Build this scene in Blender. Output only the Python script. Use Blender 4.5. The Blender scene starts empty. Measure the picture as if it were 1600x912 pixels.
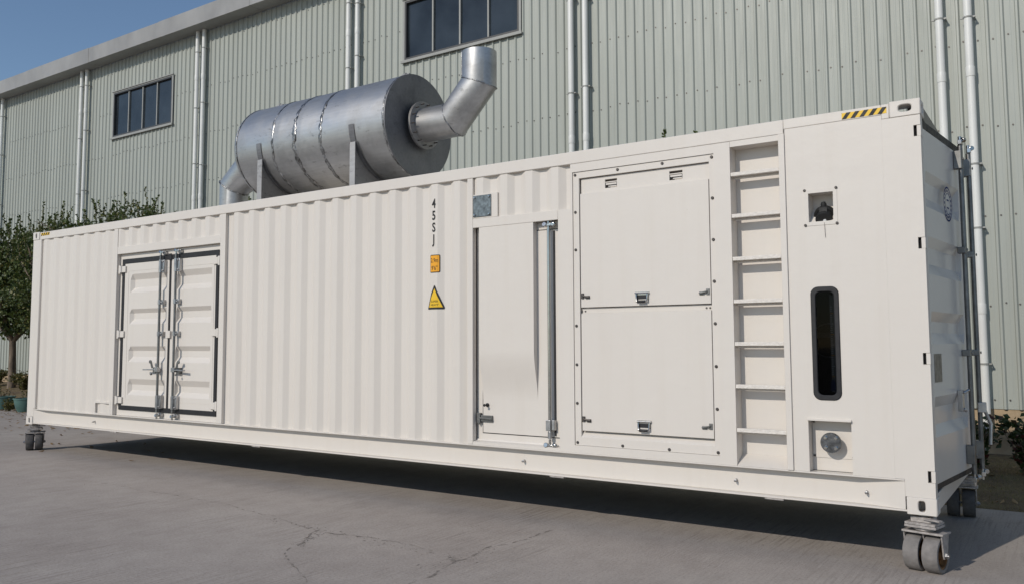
import bpy, bmesh, math, random
from mathutils import Vector, Matrix, Euler
rnd = random.Random(11)
C = bpy.context.scene.collection
SC = bpy.context.scene

# ------------------------------------------------------------------ camera
cam_d = bpy.data.cameras.new('camera'); cam = bpy.data.objects.new('camera', cam_d); C.objects.link(cam)
cam.location = (0.804, -6.488, 1.556); cam.rotation_euler = (1.6473, 0.0021, 0.6088)
cam_d.sensor_width = 36; cam_d.lens = 1306.26 / 1600 * 36
cam_d.shift_x = 38.8 / 1600; cam_d.shift_y = -17.0 / 1600
cam_d.clip_start = 0.05; cam_d.clip_end = 2000
SC.camera = cam

# ------------------------------------------------------------------ daylight
SUN_EL, SUN_AZ = math.radians(31.7), math.radians(13.2)     # the sun stands in front of the container, a little to the left
world = bpy.data.worlds.new('World'); SC.world = world; world.use_nodes = True
nt = world.node_tree; nt.nodes.clear()
sky = nt.nodes.new('ShaderNodeTexSky'); sky.sky_type = 'NISHITA'; sky.sun_disc = False
sky.sun_elevation = SUN_EL; sky.sun_rotation = math.radians(180) + SUN_AZ
sky.air_density = 1.0; sky.dust_density = 0.2; sky.ozone_density = 2.5
bg = nt.nodes.new('ShaderNodeBackground'); bg.inputs['Strength'].default_value = 0.104
wo = nt.nodes.new('ShaderNodeOutputWorld')
nt.links.new(sky.outputs[0], bg.inputs[0]); nt.links.new(bg.outputs[0], wo.inputs[0])
sd = bpy.data.lights.new('sun', 'SUN'); sun = bpy.data.objects.new('sun', sd); C.objects.link(sun)
sd.energy = 2.55; sd.angle = math.radians(0.5); sd.color = (1.0, 0.93, 0.83)
sdir = Vector((math.sin(SUN_AZ) * math.cos(SUN_EL), math.cos(SUN_AZ) * math.cos(SUN_EL), -math.sin(SUN_EL)))
sun.rotation_euler = sdir.to_track_quat('-Z', 'Y').to_euler()
SC.view_settings.view_transform = 'Standard'; SC.view_settings.look = 'None'
SC.view_settings.exposure = 0.0; SC.view_settings.gamma = 1.0; SC.view_settings.use_curve_mapping = False

# ------------------------------------------------------------------ helpers
PI = math.pi
class MB:
    def __init__(s): s.v = []; s.f = []
    def add(s, vs, fs):
        b = len(s.v); s.v += [tuple(v) for v in vs]; s.f += [tuple(i + b for i in f) for f in fs]; return s
    def box(s, x0, x1, y0, y1, z0, z1):
        return s.add([(x0,y0,z0),(x1,y0,z0),(x1,y1,z0),(x0,y1,z0),(x0,y0,z1),(x1,y0,z1),(x1,y1,z1),(x0,y1,z1)],
                     [(0,3,2,1),(4,5,6,7),(0,1,5,4),(1,2,6,5),(2,3,7,6),(3,0,4,7)])
    def prism(s, poly, axis, a, b):
        n = len(poly)
        def P(p, t): return {'x': (t, p[0], p[1]), 'y': (p[0], t, p[1]), 'z': (p[0], p[1], t)}[axis]
        return s.add([P(p, a) for p in poly] + [P(p, b) for p in poly],
                     [tuple(range(n))[::-1], tuple(range(n, 2*n))] + [(i, (i+1) % n, n + (i+1) % n, n + i) for i in range(n)])
    def tube(s, pts, r, n=10, caps=True):
        pts = [Vector(p) for p in pts]; m = len(pts); rs = r if isinstance(r, (list, tuple)) else [r]*m
        d0 = (pts[1]-pts[0]).normalized(); up = Vector((0,0,1)) if abs(d0.z) < .9 else Vector((1,0,0))
        u = d0.cross(up).normalized(); w = d0.cross(u).normalized(); rings = []
        prev = d0
        for i, p in enumerate(pts):
            din = (pts[i]-pts[i-1]).normalized() if i else d0
            dout = (pts[i+1]-pts[i]).normalized() if i < m-1 else din
            q = prev.rotation_difference(din); u = q @ u; w = q @ w; prev = din
            t = (din + dout).normalized(); rg = []
            for k in range(n):
                a = 2*PI*k/n; o = (u*math.cos(a) + w*math.sin(a)) * rs[i]
                if abs(din.dot(t)) > .2: o = o - din * (o.dot(t) / din.dot(t))
                rg.append(p + o)
            rings.append(rg)
        vs = [v for rg in rings for v in rg]; fs = []
        for i in range(m-1):
            for k in range(n): fs.append((i*n+k, i*n+(k+1) % n, (i+1)*n+(k+1) % n, (i+1)*n+k))
        if caps: fs += [tuple(range(n))[::-1], tuple(range((m-1)*n, m*n))]
        return s.add(vs, fs)
    def lathe(s, prof, org, axis, n=24, close=False):
        ax = Vector(axis).normalized(); up = Vector((0,0,1)) if abs(ax.z) < .9 else Vector((1,0,0))
        u = ax.cross(up).normalized(); w = ax.cross(u).normalized(); org = Vector(org); vs = []; fs = []
        for r, t in prof:
            for k in range(n):
                a = 2*PI*k/n; vs.append(org + ax*t + (u*math.cos(a) + w*math.sin(a))*max(r, 1e-4))
        m = len(prof)
        for i in range(m-1 if not close else m):
            j = (i+1) % m
            for k in range(n): fs.append((i*n+k, i*n+(k+1) % n, j*n+(k+1) % n, j*n+k))
        if not close:
            fs += [tuple(range(n))[::-1], tuple(range((m-1)*n, m*n))]
        return s.add(vs, fs)
    def bar(s, a, b, wdt, thk):
        """flat bar between a and b"""
        a = Vector(a); b = Vector(b); d = (b-a).normalized(); up = Vector((0,0,1)) if abs(d.z) < .9 else Vector((0,1,0))
        u = d.cross(up).normalized()*wdt/2; w = d.cross(u.normalized()).normalized()*thk/2
        vs = [p + e*u + g*w for p in (a, b) for e, g in ((-1,-1),(1,-1),(1,1),(-1,1))]
        return s.add(vs, [(0,3,2,1),(4,5,6,7),(0,1,5,4),(1,2,6,5),(2,3,7,6),(3,0,4,7)])
    def plate(s, x0, x1, z0, z1, y0, y1, holes=()):
        """plate in the xz plane with rectangular holes, thickness y0..y1"""
        xs = sorted({x0, x1} | {v for h in holes for v in h[:2]}); zs = sorted({z0, z1} | {v for h in holes for v in h[2:]})
        def solid(i, j):
            if i < 0 or j < 0 or i >= len(xs)-1 or j >= len(zs)-1: return False
            cx = (xs[i]+xs[i+1])/2; cz = (zs[j]+zs[j+1])/2
            if not (x0 < cx < x1 and z0 < cz < z1): return False
            return not any(h[0] < cx < h[1] and h[2] < cz < h[3] for h in holes)
        nx = len(xs); nz = len(zs); idx = lambda i, j, k: (j*nx + i)*2 + k
        vs = [(x, y, z) for z in zs for x in xs for y in (y0, y1)]; fs = []
        for i in range(nx-1):
            for j in range(nz-1):
                if not solid(i, j): continue
                fs.append((idx(i,j,0), idx(i+1,j,0), idx(i+1,j+1,0), idx(i,j+1,0)))
                fs.append((idx(i,j,1), idx(i,j+1,1), idx(i+1,j+1,1), idx(i+1,j,1)))
                if not solid(i-1, j): fs.append((idx(i,j,0), idx(i,j+1,0), idx(i,j+1,1), idx(i,j,1)))
                if not solid(i+1, j): fs.append((idx(i+1,j,0), idx(i+1,j,1), idx(i+1,j+1,1), idx(i+1,j+1,0)))
                if not solid(i, j-1): fs.append((idx(i,j,0), idx(i,j,1), idx(i+1,j,1), idx(i+1,j,0)))
                if not solid(i, j+1): fs.append((idx(i,j+1,0), idx(i+1,j+1,0), idx(i+1,j+1,1), idx(i,j+1,1)))
        return s.add(vs, fs)
    def ringplate(s, outer, inner, axis, a, b):
        """plate with a hole: outer and inner outlines with the same number of points"""
        n = len(outer)
        def P(p, t): return {'x': (t, p[0], p[1]), 'y': (p[0], t, p[1]), 'z': (p[0], p[1], t)}[axis]
        vs = [P(p, a) for p in outer] + [P(p, a) for p in inner] + [P(p, b) for p in outer] + [P(p, b) for p in inner]
        fs = []
        for i in range(n):
            j = (i+1) % n
            fs += [(i, j, n+j, n+i), (2*n+i, 3*n+i, 3*n+j, 2*n+j), (i, 2*n+i, 2*n+j, j), (n+i, n+j, 3*n+j, 3*n+i)]
        return s.add(vs, fs)

ORG = {}
def obj(name, mb, mat, parent=None, smooth=None, bevel=0, center=True, recalc=True, mods=()):
    v = mb.v
    if center and v:
        lo = [min(p[i] for p in v) for i in range(3)]; hi = [max(p[i] for p in v) for i in range(3)]
        c = Vector([(lo[i]+hi[i])/2 for i in range(3)])
        if parent is None: c.z = lo[2]
    else: c = Vector((0,0,0))
    me = bpy.data.meshes.new(name); me.from_pydata([tuple(Vector(p)-c) for p in v], [], mb.f)
    if recalc:
        bm = bmesh.new(); bm.from_mesh(me); bmesh.ops.recalc_face_normals(bm, faces=bm.faces[:]); bm.to_mesh(me); bm.free()
    me.materials.append(mat); me.update()
    if smooth is not None:
        me.shade_smooth()
        if smooth < 180: me.set_sharp_from_angle(angle=math.radians(smooth))
    o = bpy.data.objects.new(name, me); C.objects.link(o)
    po = ORG[parent.name] if parent is not None else Vector((0,0,0))
    if parent is not None: o.parent = parent
    o.location = c - po; ORG[o.name] = c
    if bevel:
        m = o.modifiers.new('bevel', 'BEVEL'); m.width = bevel; m.segments = 2; m.limit_method = 'ANGLE'; m.angle_limit = math.radians(40); m.harden_normals = False
    return o
def empty(name, loc, label=None, cat=None, group=None, parent=None):
    o = bpy.data.objects.new(name, None); C.objects.link(o); loc = Vector(loc); o.empty_display_size = .2
    if parent is not None: o.parent = parent; o.location = loc - ORG[parent.name]
    else: o.location = loc
    ORG[o.name] = loc
    tag(o, label, cat, group); return o
def tag(o, label=None, cat=None, group=None, kind=None):
    if label: o['label'] = label
    if cat: o['category'] = cat
    if group: o['group'] = group
    if kind: o['kind'] = kind
    return o
def copy_at(src, parent, shift):
    """copy of one part (and of its sub-parts) moved by shift, under parent"""
    o = src.copy(); C.objects.link(o); o.parent = parent
    w = ORG[src.name] + Vector(shift); o.location = w - ORG[parent.name]; ORG[o.name] = w
    for ch in list(src.children):
        c = ch.copy(); C.objects.link(c); c.parent = o; ORG[c.name] = ORG[ch.name] + Vector(shift)
    return o

# ------------------------------------------------------------------ materials
def nodes(name):
    m = bpy.data.materials.new(name); m.use_nodes = True; n = m.node_tree
    return m, n, n.nodes['Principled BSDF'], n.links
def noise(n, l, scale, detail=4, vec=None, rough=.55):
    t = n.nodes.new('ShaderNodeTexNoise'); t.inputs['Scale'].default_value = scale; t.inputs['Detail'].default_value = detail; t.inputs['Roughness'].default_value = rough
    if vec: l.new(vec, t.inputs['Vector'])
    return t
def ramp(n, l, src, pts):
    r = n.nodes.new('ShaderNodeValToRGB'); e = r.color_ramp.elements
    while len(e) < len(pts): e.new(.5)
    for k, (p, c) in enumerate(pts): e[k].position = p; e[k].color = (*c, 1) if len(c) == 3 else c
    l.new(src, r.inputs[0]); return r
def mapped(n, l, scale=(1,1,1), world=True):
    if world:
        g = n.nodes.new('ShaderNodeNewGeometry'); src = g.outputs['Position']
    else:
        g = n.nodes.new('ShaderNodeTexCoord'); src = g.outputs['Object']
    mp = n.nodes.new('ShaderNodeMapping'); mp.inputs['Scale'].default_value = scale; l.new(src, mp.inputs[0]); return mp.outputs[0]
def mix(n, l, fac, a, b, mode='MIX'):
    x = n.nodes.new('ShaderNodeMix'); x.data_type = 'RGBA'; x.blend_type = mode
    for s_, val in ((x.inputs[0], fac), (x.inputs[6], a), (x.inputs[7], b)):
        if isinstance(val, (int, float)): s_.default_value = val
        elif isinstance(val, tuple): s_.default_value = (*val, 1) if len(val) == 3 else val
        else: l.new(val, s_)
    return x.outputs[2]
def paint(name, col, rough=.45, var=.06, vs=1.3, bump=.02, bs=60, metal=0, stretch=(1,1,1), spec=.5):
    m, n, b, l = nodes(name)
    v = mapped(n, l, stretch)
    t = noise(n, l, vs, 5, v)
    lo = tuple(max(0, c*(1-var)) for c in col); hi = tuple(min(1, c*(1+var)) for c in col)
    r = ramp(n, l, t.outputs[0], [(.3, lo), (.7, hi)]); l.new(r.outputs[0], b.inputs['Base Color'])
    b.inputs['Metallic'].default_value = metal
    t2 = noise(n, l, vs*6, 4, v); r2 = ramp(n, l, t2.outputs[0], [(.3, (rough*.85,)*3), (.7, (min(1, rough*1.15),)*3)]); l.new(r2.outputs[0], b.inputs['Roughness'])
    b.inputs['Specular IOR Level'].default_value = spec
    if bump:
        t3 = noise(n, l, bs, 3, mapped(n, l)); bp = n.nodes.new('ShaderNodeBump'); bp.inputs['Strength'].default_value = bump; bp.inputs['Distance'].default_value = .02
        l.new(t3.outputs[0], bp.inputs['Height']); l.new(bp.outputs[0], b.inputs['Normal'])
    return m
def white_paint():
    m, n, b, l = nodes('white_container_paint')
    v = mapped(n, l); t = noise(n, l, .9, 5, v)
    r = ramp(n, l, t.outputs[0], [(.3, (.662, .617, .566)), (.7, (.68, .636, .583))])
    vs = mapped(n, l, (9, 9, .5)); ts = noise(n, l, 1.0, 5, vs, .65)                       # faint run marks of rain and dust
    rs = ramp(n, l, ts.outputs[0], [(.50, (1,1,1)), (.82, (.97, .962, .95))])
    c = mix(n, l, 1.0, r.outputs[0], rs.outputs[0], 'MULTIPLY')
    tp = noise(n, l, 38, 2, v); rp = ramp(n, l, tp.outputs[0], [(.75, (1,1,1)), (.80, (.80, .76, .70))])
    tq = noise(n, l, 2.2, 3, v); rq = ramp(n, l, tq.outputs[0], [(.52, (0,0,0)), (.68, (1,1,1))])
    c = mix(n, l, rq.outputs[0], c, mix(n, l, 1.0, c, rp.outputs[0], 'MULTIPLY'))
    l.new(c, b.inputs['Base Color']); b.inputs['Roughness'].default_value = .38; b.inputs['Specular IOR Level'].default_value = .4
    t3 = noise(n, l, 5, 3, v); t4 = noise(n, l, 140, 2, v)
    bp = n.nodes.new('ShaderNodeBump'); bp.inputs['Strength'].default_value = .10; bp.inputs['Distance'].default_value = .03
    bq = n.nodes.new('ShaderNodeBump'); bq.inputs['Strength'].default_value = .05; bq.inputs['Distance'].default_value = .003
    l.new(t3.outputs[0], bp.inputs['Height']); l.new(t4.outputs[0], bq.inputs['Height']); l.new(bp.outputs[0], bq.inputs['Normal']); l.new(bq.outputs[0], b.inputs['Normal'])
    return m
WHITE = white_paint()
DOORWHITE = paint('white_end_door_paint', (.66, .63, .59), .20, .02, 1.2, .02, 5, spec=.30)
RUBBER = paint('black_rubber_gasket', (.012, .012, .014), .6, .2, 4, .05, 80)
ZINC = paint('zinc_plated_steel', (.42, .42, .425), .34, .25, 9, .04, 120, metal=.95)
ZINCD = paint('dull_zinc_bar', (.20, .20, .195), .42, .25, 9, .04, 120, metal=.85)
CHROME = paint('bright_chrome', (.50, .495, .48), .22, .1, 9, .01, 120, metal=1)
DARKBOLT = paint('dark_bolt_steel', (.10, .09, .085), .45, .3, 20, 0, metal=.7)
BLACK = paint('black_print', (.012, .012, .012), .6, .1, 4, 0)
YELLOW = paint('yellow_sticker', (.80, .50, .02), .5, .06, 6, 0)
ORANGE = paint('orange_sticker', (.80, .36, .015), .5, .06, 6, 0)
BLUE = paint('blue_print', (.035, .05, .14), .9, .05, 6, 0, spec=.1)
BROWNLBL = paint('brown_paper_label', (.25, .22, .17), .6, .3, 22, 0)
PLATEDK = paint('dark_galvanised_plate', (.16, .185, .195), .42, .45, 26, .05, 90, metal=.75)
TYRE = paint('worn_grey_rubber_tread', (.20, .185, .175), .8, .22, 16, .15, 50)
TYREDK = paint('dark_worn_rubber_tread', (.085, .08, .078), .85, .3, 16, .15, 50)
RUST = paint('rusty_wheel_hub', (.20, .10, .035), .75, .6, 26, .2, 60, metal=.2)
GREYPL = paint('weathered_grey_steel_plate', (.38, .35, .33), .6, .35, 30, .2, 90, metal=.2)
UNDER = paint('dark_underside_paint', (.015, .015, .015), .8, .2, 3, 0)
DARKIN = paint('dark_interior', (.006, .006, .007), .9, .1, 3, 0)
BARK = paint('grey_brown_bark', (.15, .115, .085), .9, .5, 14, .6, 40, stretch=(1,1,.25))
TEAL = paint('teal_glazed_pot', (.075, .15, .135), .4, .18, 7, .03, 40)
SOIL = paint('dark_soil', (.07, .05, .035), .95, .4, 20, .5, 40)
PVC = paint('white_pvc_pipe', (.72, .72, .69), .38, .07, 2.5, .02, 30, stretch=(1,1,.4))
GUTTER = paint('grey_sheet_gutter', (.29, .285, .275), .45, .14, 1.6, .04, 7, stretch=(1,1,.6))
FRAME_SHADE = paint('dark_window_frame_and_header_shade', (.06, .058, .055), .4, .1, 3, 0)
TRIM = paint('grey_window_trim', (.31, .31, .29), .45, .1, 3, 0)
PLINTH = paint('tan_rendered_plinth', (.40, .30, .19), .9, .28, 3.2, .3, 22)
CLAD = paint('pale_green_cladding', (.368, .388, .352), .5, .055, .55, .015, 9, stretch=(3,1,.35))
def sheet_tone(m):
    n = m.node_tree; l = n.links; b = n.nodes['Principled BSDF']; src = b.inputs['Base Color'].links[0].from_socket
    oi = n.nodes.new('ShaderNodeObjectInfo'); rr = ramp(n, l, oi.outputs['Random'], [(0, (.955, .955, .95)), (1, (1.0, 1.0, 1.0))])
    c = mix(n, l, 1, src, rr.outputs[0], 'MULTIPLY')
    v = mapped(n, l, (5, 5, .22)); t = noise(n, l, 1.0, 5, v, .68); st = ramp(n, l, t.outputs[0], [(.48, (1,1,1)), (.78, (.90, .895, .875))])
    l.new(mix(n, l, 1, c, st.outputs[0], 'MULTIPLY'), b.inputs['Base Color'])
sheet_tone(CLAD)
def steel(name, base, rough, dirt):
    m, n, b, l = nodes(name)
    v = mapped(n, l, (1,1,1)); vb = mapped(n, l, (1.2, 14, 14))
    t = noise(n, l, 2.2, 6, v, .62); tb = noise(n, l, 2.4, 5, vb)
    r = ramp(n, l, t.outputs[0], [(.28, tuple(c*(1-dirt) for c in base)), (.5, base), (.75, tuple(min(1, c*1.12) for c in base))])
    rb = ramp(n, l, tb.outputs[0], [(.35, (.90,)*3), (.65, (1.0,)*3)])
    c = mix(n, l, 1, r.outputs[0], rb.outputs[0], 'MULTIPLY')
    ts = noise(n, l, 5.5, 6, mapped(n, l, (1, 1, 2.4)), .75); rs = ramp(n, l, ts.outputs[0], [(.60, (0,0,0)), (.70, (1,1,1))])   # dark scuffs
    fs = n.nodes.new('ShaderNodeMath'); fs.operation = 'MULTIPLY'; fs.inputs[1].default_value = .55; l.new(rs.outputs[0], fs.inputs[0])
    c = mix(n, l, fs.outputs[0], c, (.10, .095, .09)); l.new(c, b.inputs['Base Color'])
    b.inputs['Metallic'].default_value = .88
    rr = ramp(n, l, t.outputs[0], [(.25, (rough+.14,)*3), (.75, (rough-.06,)*3)]); l.new(rr.outputs[0], b.inputs['Roughness'])
    bp = n.nodes.new('ShaderNodeBump'); bp.inputs['Strength'].default_value = .12; bp.inputs['Distance'].default_value = .02
    t5 = noise(n, l, 3.2, 3, v); l.new(t5.outputs[0], bp.inputs['Height']); l.new(bp.outputs[0], b.inputs['Normal'])
    return m
STEEL = steel('brushed_aluminised_steel', (.50, .498, .495), .40, .34)
STEELDK = steel('dark_mill_steel_plate', (.24, .24, .25), .52, .35)
STEELGR = steel('grey_bracket_steel', (.40, .39, .385), .55, .25)
def weld_mat():
    m, n, b, l = nodes('weld_bead'); v = mapped(n, l)
    t = noise(n, l, 14, 5, v, .7); r = ramp(n, l, t.outputs[0], [(.36, (.10,.095,.09)), (.52, (.30,.30,.30)), (.68, (.62,.62,.63))])
    l.new(r.outputs[0], b.inputs['Base Color']); b.inputs['Metallic'].default_value = .8; b.inputs['Roughness'].default_value = .32
    t2 = noise(n, l, 50, 4, v); bp = n.nodes.new('ShaderNodeBump'); bp.inputs['Strength'].default_value = .5; bp.inputs['Distance'].default_value = .012
    l.new(t2.outputs[0], bp.inputs['Height']); l.new(bp.outputs[0], b.inputs['Normal']); return m
WELD = weld_mat()
def glass_mat(name, col, rough=.04):
    m, n, b, l = nodes(name); b.inputs['Base Color'].default_value = (*col, 1); b.inputs['Roughness'].default_value = rough
    b.inputs['Specular IOR Level'].default_value = .5
    tc = noise(n, l, .9, 4, mapped(n, l)); rc = ramp(n, l, tc.outputs[0], [(.3, tuple(c*.55 for c in col)), (.7, tuple(c*1.7 for c in col))]); l.new(rc.outputs[0], b.inputs['Base Color'])
    t = noise(n, l, .7, 2, mapped(n, l)); bp = n.nodes.new('ShaderNodeBump'); bp.inputs['Strength'].default_value = .12; bp.inputs['Distance'].default_value = .1
    l.new(t.outputs[0], bp.inputs['Height']); l.new(bp.outputs[0], b.inputs['Normal']); return m
PANE = glass_mat('dark_window_glass', (.022, .028, .034), .05)
def clear_glass():
    m, n, b, l = nodes('sight_glass'); n.nodes.remove(b); out = n.nodes['Material Output']
    tr = n.nodes.new('ShaderNodeBsdfTransparent'); tr.inputs[0].default_value = (.40, .42, .44, 1)
    gl = n.nodes.new('ShaderNodeBsdfGlossy'); gl.inputs['Roughness'].default_value = .03; fr = n.nodes.new('ShaderNodeFresnel'); fr.inputs[0].default_value = 1.16
    mx = n.nodes.new('ShaderNodeMixShader'); l.new(fr.outputs[0], mx.inputs[0]); l.new(tr.outputs[0], mx.inputs[1]); l.new(gl.outputs[0], mx.inputs[2]); l.new(mx.outputs[0], out.inputs[0]); return m
SIGHT = clear_glass()
def leaf_mat(name, dark, light, dead=None):
    m, n, b, l = nodes(name); g = n.nodes.new('ShaderNodeNewGeometry')
    pts = [(0, dark), (.80, light)] + ([(.94, dead)] if dead else [])
    r = ramp(n, l, g.outputs['Random Per Island'], pts); l.new(r.outputs[0], b.inputs['Base Color']); b.inputs['Roughness'].default_value = .5
    out = n.nodes['Material Output']; tl = n.nodes.new('ShaderNodeBsdfTranslucent'); l.new(r.outputs[0], tl.inputs[0])
    mx = n.nodes.new('ShaderNodeMixShader'); mx.inputs[0].default_value = .2; l.new(b.outputs[0], mx.inputs[1]); l.new(tl.outputs[0], mx.inputs[2]); l.new(mx.outputs[0], out.inputs[0])
    return m
LEAF = leaf_mat('dark_green_leaves', (.026, .046, .010), (.092, .125, .026), (.14, .13, .03))
LEAFY = leaf_mat('olive_shrub_leaves', (.05, .06, .015), (.14, .13, .035), (.22, .15, .05))
LEAFRED = leaf_mat('green_and_maroon_leaves', (.025, .045, .015), (.06, .085, .025), (.085, .022, .018))
DEAD = leaf_mat('dry_fallen_leaves', (.16, .09, .04), (.30, .19, .08), (.20, .14, .08))
GRASS = leaf_mat('dry_grass_blades', (.16, .12, .05), (.26, .21, .09), (.14, .15, .04))
def concrete():
    m, n, b, l = nodes('brushed_concrete'); v = mapped(n, l)
    a = noise(n, l, .42, 6, v, .6); c1 = ramp(n, l, a.outputs[0], [(.28, (.345, .300, .268)), (.5, (.395, .350, .315)), (.74, (.435, .390, .352))])
    vb = mapped(n, l, (1.5, 1.1, 1)); bt = noise(n, l, 2.6, 8, vb, .72); c2 = ramp(n, l, bt.outputs[0], [(.34, (.89, .885, .88)), (.50, (.98,.98,.98)), (.66, (1.05, 1.05, 1.05))])
    col = mix(n, l, 1, c1.outputs[0], c2.outputs[0], 'MULTIPLY')
    sp = noise(n, l, 48, 6, v, .78); c3 = ramp(n, l, sp.outputs[0], [(.28, (.42, .41, .40)), (.45, (.95,.95,.95)), (.58, (1.03,1.03,1.03)), (.72, (1.38, 1.37, 1.35))])
    col = mix(n, l, .9, col, c3.outputs[0], 'MULTIPLY')
    vg = mapped(n, l, (48, 1.6, 1)); gr = noise(n, l, 1.0, 3, vg, .6); c4 = ramp(n, l, gr.outputs[0], [(.36, (.70, .69, .68)), (.50, (1,1,1))])
    mk = noise(n, l, .7, 3, v); mr = ramp(n, l, mk.outputs[0], [(.42, (.0,)*3), (.66, (.9,)*3)])
    col = mix(n, l, mr.outputs[0], col, mix(n, l, 1, col, c4.outputs[0], 'MULTIPLY'))
    pit = noise(n, l, 26, 2, v); c5 = ramp(n, l, pit.outputs[0], [(.235, (.42, .40, .38)), (.275, (1,1,1))])
    col = mix(n, l, .8, col, c5.outputs[0], 'MULTIPLY')
    l.new(col, b.inputs['Base Color']); b.inputs['Roughness'].default_value = .88; b.inputs['Specular IOR Level'].default_value = .3
    b1 = n.nodes.new('ShaderNodeBump'); b1.inputs['Strength'].default_value = .30; b1.inputs['Distance'].default_value = .012; l.new(gr.outputs[0], b1.inputs['Height'])
    b2 = n.nodes.new('ShaderNodeBump'); b2.inputs['Strength'].default_value = .55; b2.inputs['Distance'].default_value = .012; l.new(sp.outputs[0], b2.inputs['Height']); l.new(b1.outputs[0], b2.inputs['Normal'])
    l.new(b2.outputs[0], b.inputs['Normal']); return m
CONC = concrete()
CRACK = paint('crumbled_crack_fill', (.225, .197, .173), .95, .45, 40, .5, 60)
def verge_mat():
    m, n, b, l = nodes('dry_grass_and_soil'); v = mapped(n, l)
    a = noise(n, l, 1.6, 6, v, .65); r = ramp(n, l, a.outputs[0], [(.3, (.10, .07, .045)), (.5, (.19, .14, .075)), (.72, (.24, .20, .085))])
    s = noise(n, l, 40, 4, v, .7); r2 = ramp(n, l, s.outputs[0], [(.3, (.55,)*3), (.65, (1.15,)*3)])
    l.new(mix(n, l, 1, r.outputs[0], r2.outputs[0], 'MULTIPLY'), b.inputs['Base Color']); b.inputs['Roughness'].default_value = .95
    bp = n.nodes.new('ShaderNodeBump'); bp.inputs['Strength'].default_value = .8; bp.inputs['Distance'].default_value = .04; l.new(s.outputs[0], bp.inputs['Height']); l.new(bp.outputs[0], b.inputs['Normal']); return m
VERGE = verge_mat()

# ------------------------------------------------------------------ ground
def sheet(name, xs, ys, zf, mat):
    mb = MB(); nx = len(xs)
    mb.add([(x, y, zf(x, y)) for y in ys for x in xs], [(j*nx+i, j*nx+i+1, (j+1)*nx+i+1, (j+1)*nx+i) for i in range(nx-1) for j in range(len(ys)-1)])
    return tag(obj(name, mb, mat, center=False), kind='structure')
ground = sheet('concrete_pavement', [-400, 400], [-400, 400], lambda x, y: 0, CONC)
ORG[ground.name] = Vector((0,0,0))
def verge_y(x): return 2.80 if x > -13 else min(3.9, 2.80 + (-13 - x)*.2)
def verge_z(x, t):
    hi = .05 if x > -6 else min(.40, .05 + (-6 - x)*.03)
    return .012 + hi * min(1, t*1.6)
vx = [-60 + i*1.5 for i in range(60)]; vt = [0, .02, .1, .25, .45, .7, 1]
mb = MB(); nx = len(vx)
mb.add([(x, verge_y(x) + (7.03 - verge_y(x))*t + (0.03*math.sin(x*3.1) if t == 0 else 0), verge_z(x, t) if t else -.02) for t in vt for x in vx],
       [(j*nx+i, j*nx+i+1, (j+1)*nx+i+1, (j+1)*nx+i) for i in range(nx-1) for j in range(len(vt)-1)])
tag(obj('grass_verge', mb, VERGE, center=False, smooth=180), kind='structure')
def crack(pts, w, seed):
    r = random.Random(seed); P = []
    for a, b in zip(pts[:-1], pts[1:]):
        a = Vector((*a, 0)); b = Vector((*b, 0)); k = max(2, int((b-a).length/.045))
        for i in range(k): P.append(a.lerp(b, i/k))
    vs = []; fs = []; d = (P[-1]-P[0]).normalized(); off = 0
    for i, p in enumerate(P):
        d = (P[min(i+1, len(P)-1)] - P[max(i-1, 0)]).normalized(); nrm = Vector((-d.y, d.x, 0))
        off = off*.75 + r.uniform(-.018, .018); ww = w*(.15 + 1.5*r.random()**2.5)
        c = p + nrm*off; vs += [c + nrm*ww + Vector((0,0,.002)), c - nrm*ww + Vector((0,0,.002))]
        if i and r.random() > .28: fs.append((2*i-2, 2*i-1, 2*i+1, 2*i))
    mb = MB(); mb.add(vs, fs)
    return obj('pavement_crack', mb, CRACK, ground, center=False)
crack([(-9.72,-1.08),(-7.85,-1.05),(-6.18,-1.07),(-5.27,-1.19),(-4.85,-1.34)], .005, 1)
crack([(-4.85,-1.34),(-4.48,-1.39),(-4.05,-1.38),(-3.66,-1.35),(-3.25,-1.38),(-3.04,-1.49),(-2.9,-1.55)], .008, 2)
crack([(-4.5,-1.36),(-4.37,-1.65),(-4.24,-1.88)], .014, 3)
crack([(-4.47,-1.42),(-4.30,-1.68),(-4.20,-1.92)], .007, 7)
crack([(-4.24,-1.88),(-4.17,-2.03),(-3.99,-2.19),(-3.76,-2.33),(-3.58,-2.39),(-3.43,-2.48),(-3.33,-2.58)], .006, 4)
crack([(-2.80,-2.4),(-2.85,-1.95),(-2.92,-1.63),(-2.94,-1.31),(-2.95,-1.07),(-2.90,-.85),(-2.88,-.2)], .008, 5)
crack([(-3.10,-1.45),(-2.98,-1.52),(-2.90,-1.60)], .020, 6)
mb = MB()                                                            # crumbs, chips and twigs lying on the concrete
for i in range(390):
    if i < 130: x, y = rnd.uniform(-14, .6), rnd.uniform(-3.2, .6)
    elif i < 250: k = rnd.random(); x, y = -5.4 + 2.6*k + rnd.gauss(0, .05), -1.30 - .2*k + rnd.gauss(0, .04)
    elif i < 320: k = rnd.random(); x, y = -4.45 + .22*k + rnd.gauss(0, .03), -1.38 - .5*k + rnd.gauss(0, .03)
    else: x, y = -2.93 + rnd.gauss(0, .06), -1.5 + rnd.gauss(0, .28)
    s = rnd.uniform(.002, .0065) if i < 130 else rnd.uniform(.002, .0065); a = rnd.uniform(0, PI); e = rnd.choice((1, 1, 1.6, 3)); dx, dy = math.cos(a)*s*e, math.sin(a)*s*e; ox, oy = -math.sin(a)*s, math.cos(a)*s
    mb.add([(x-dx, y-dy, .001), (x+ox, y+oy, .001), (x+dx, y+dy, .001), (x-ox, y-oy, .001), (x, y, s*.9)], [(0,1,4),(1,2,4),(2,3,4),(3,0,4)])
tag(obj('loose_crumbs', mb, CRACK, center=False), kind='stuff')
mb = MB()
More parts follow.
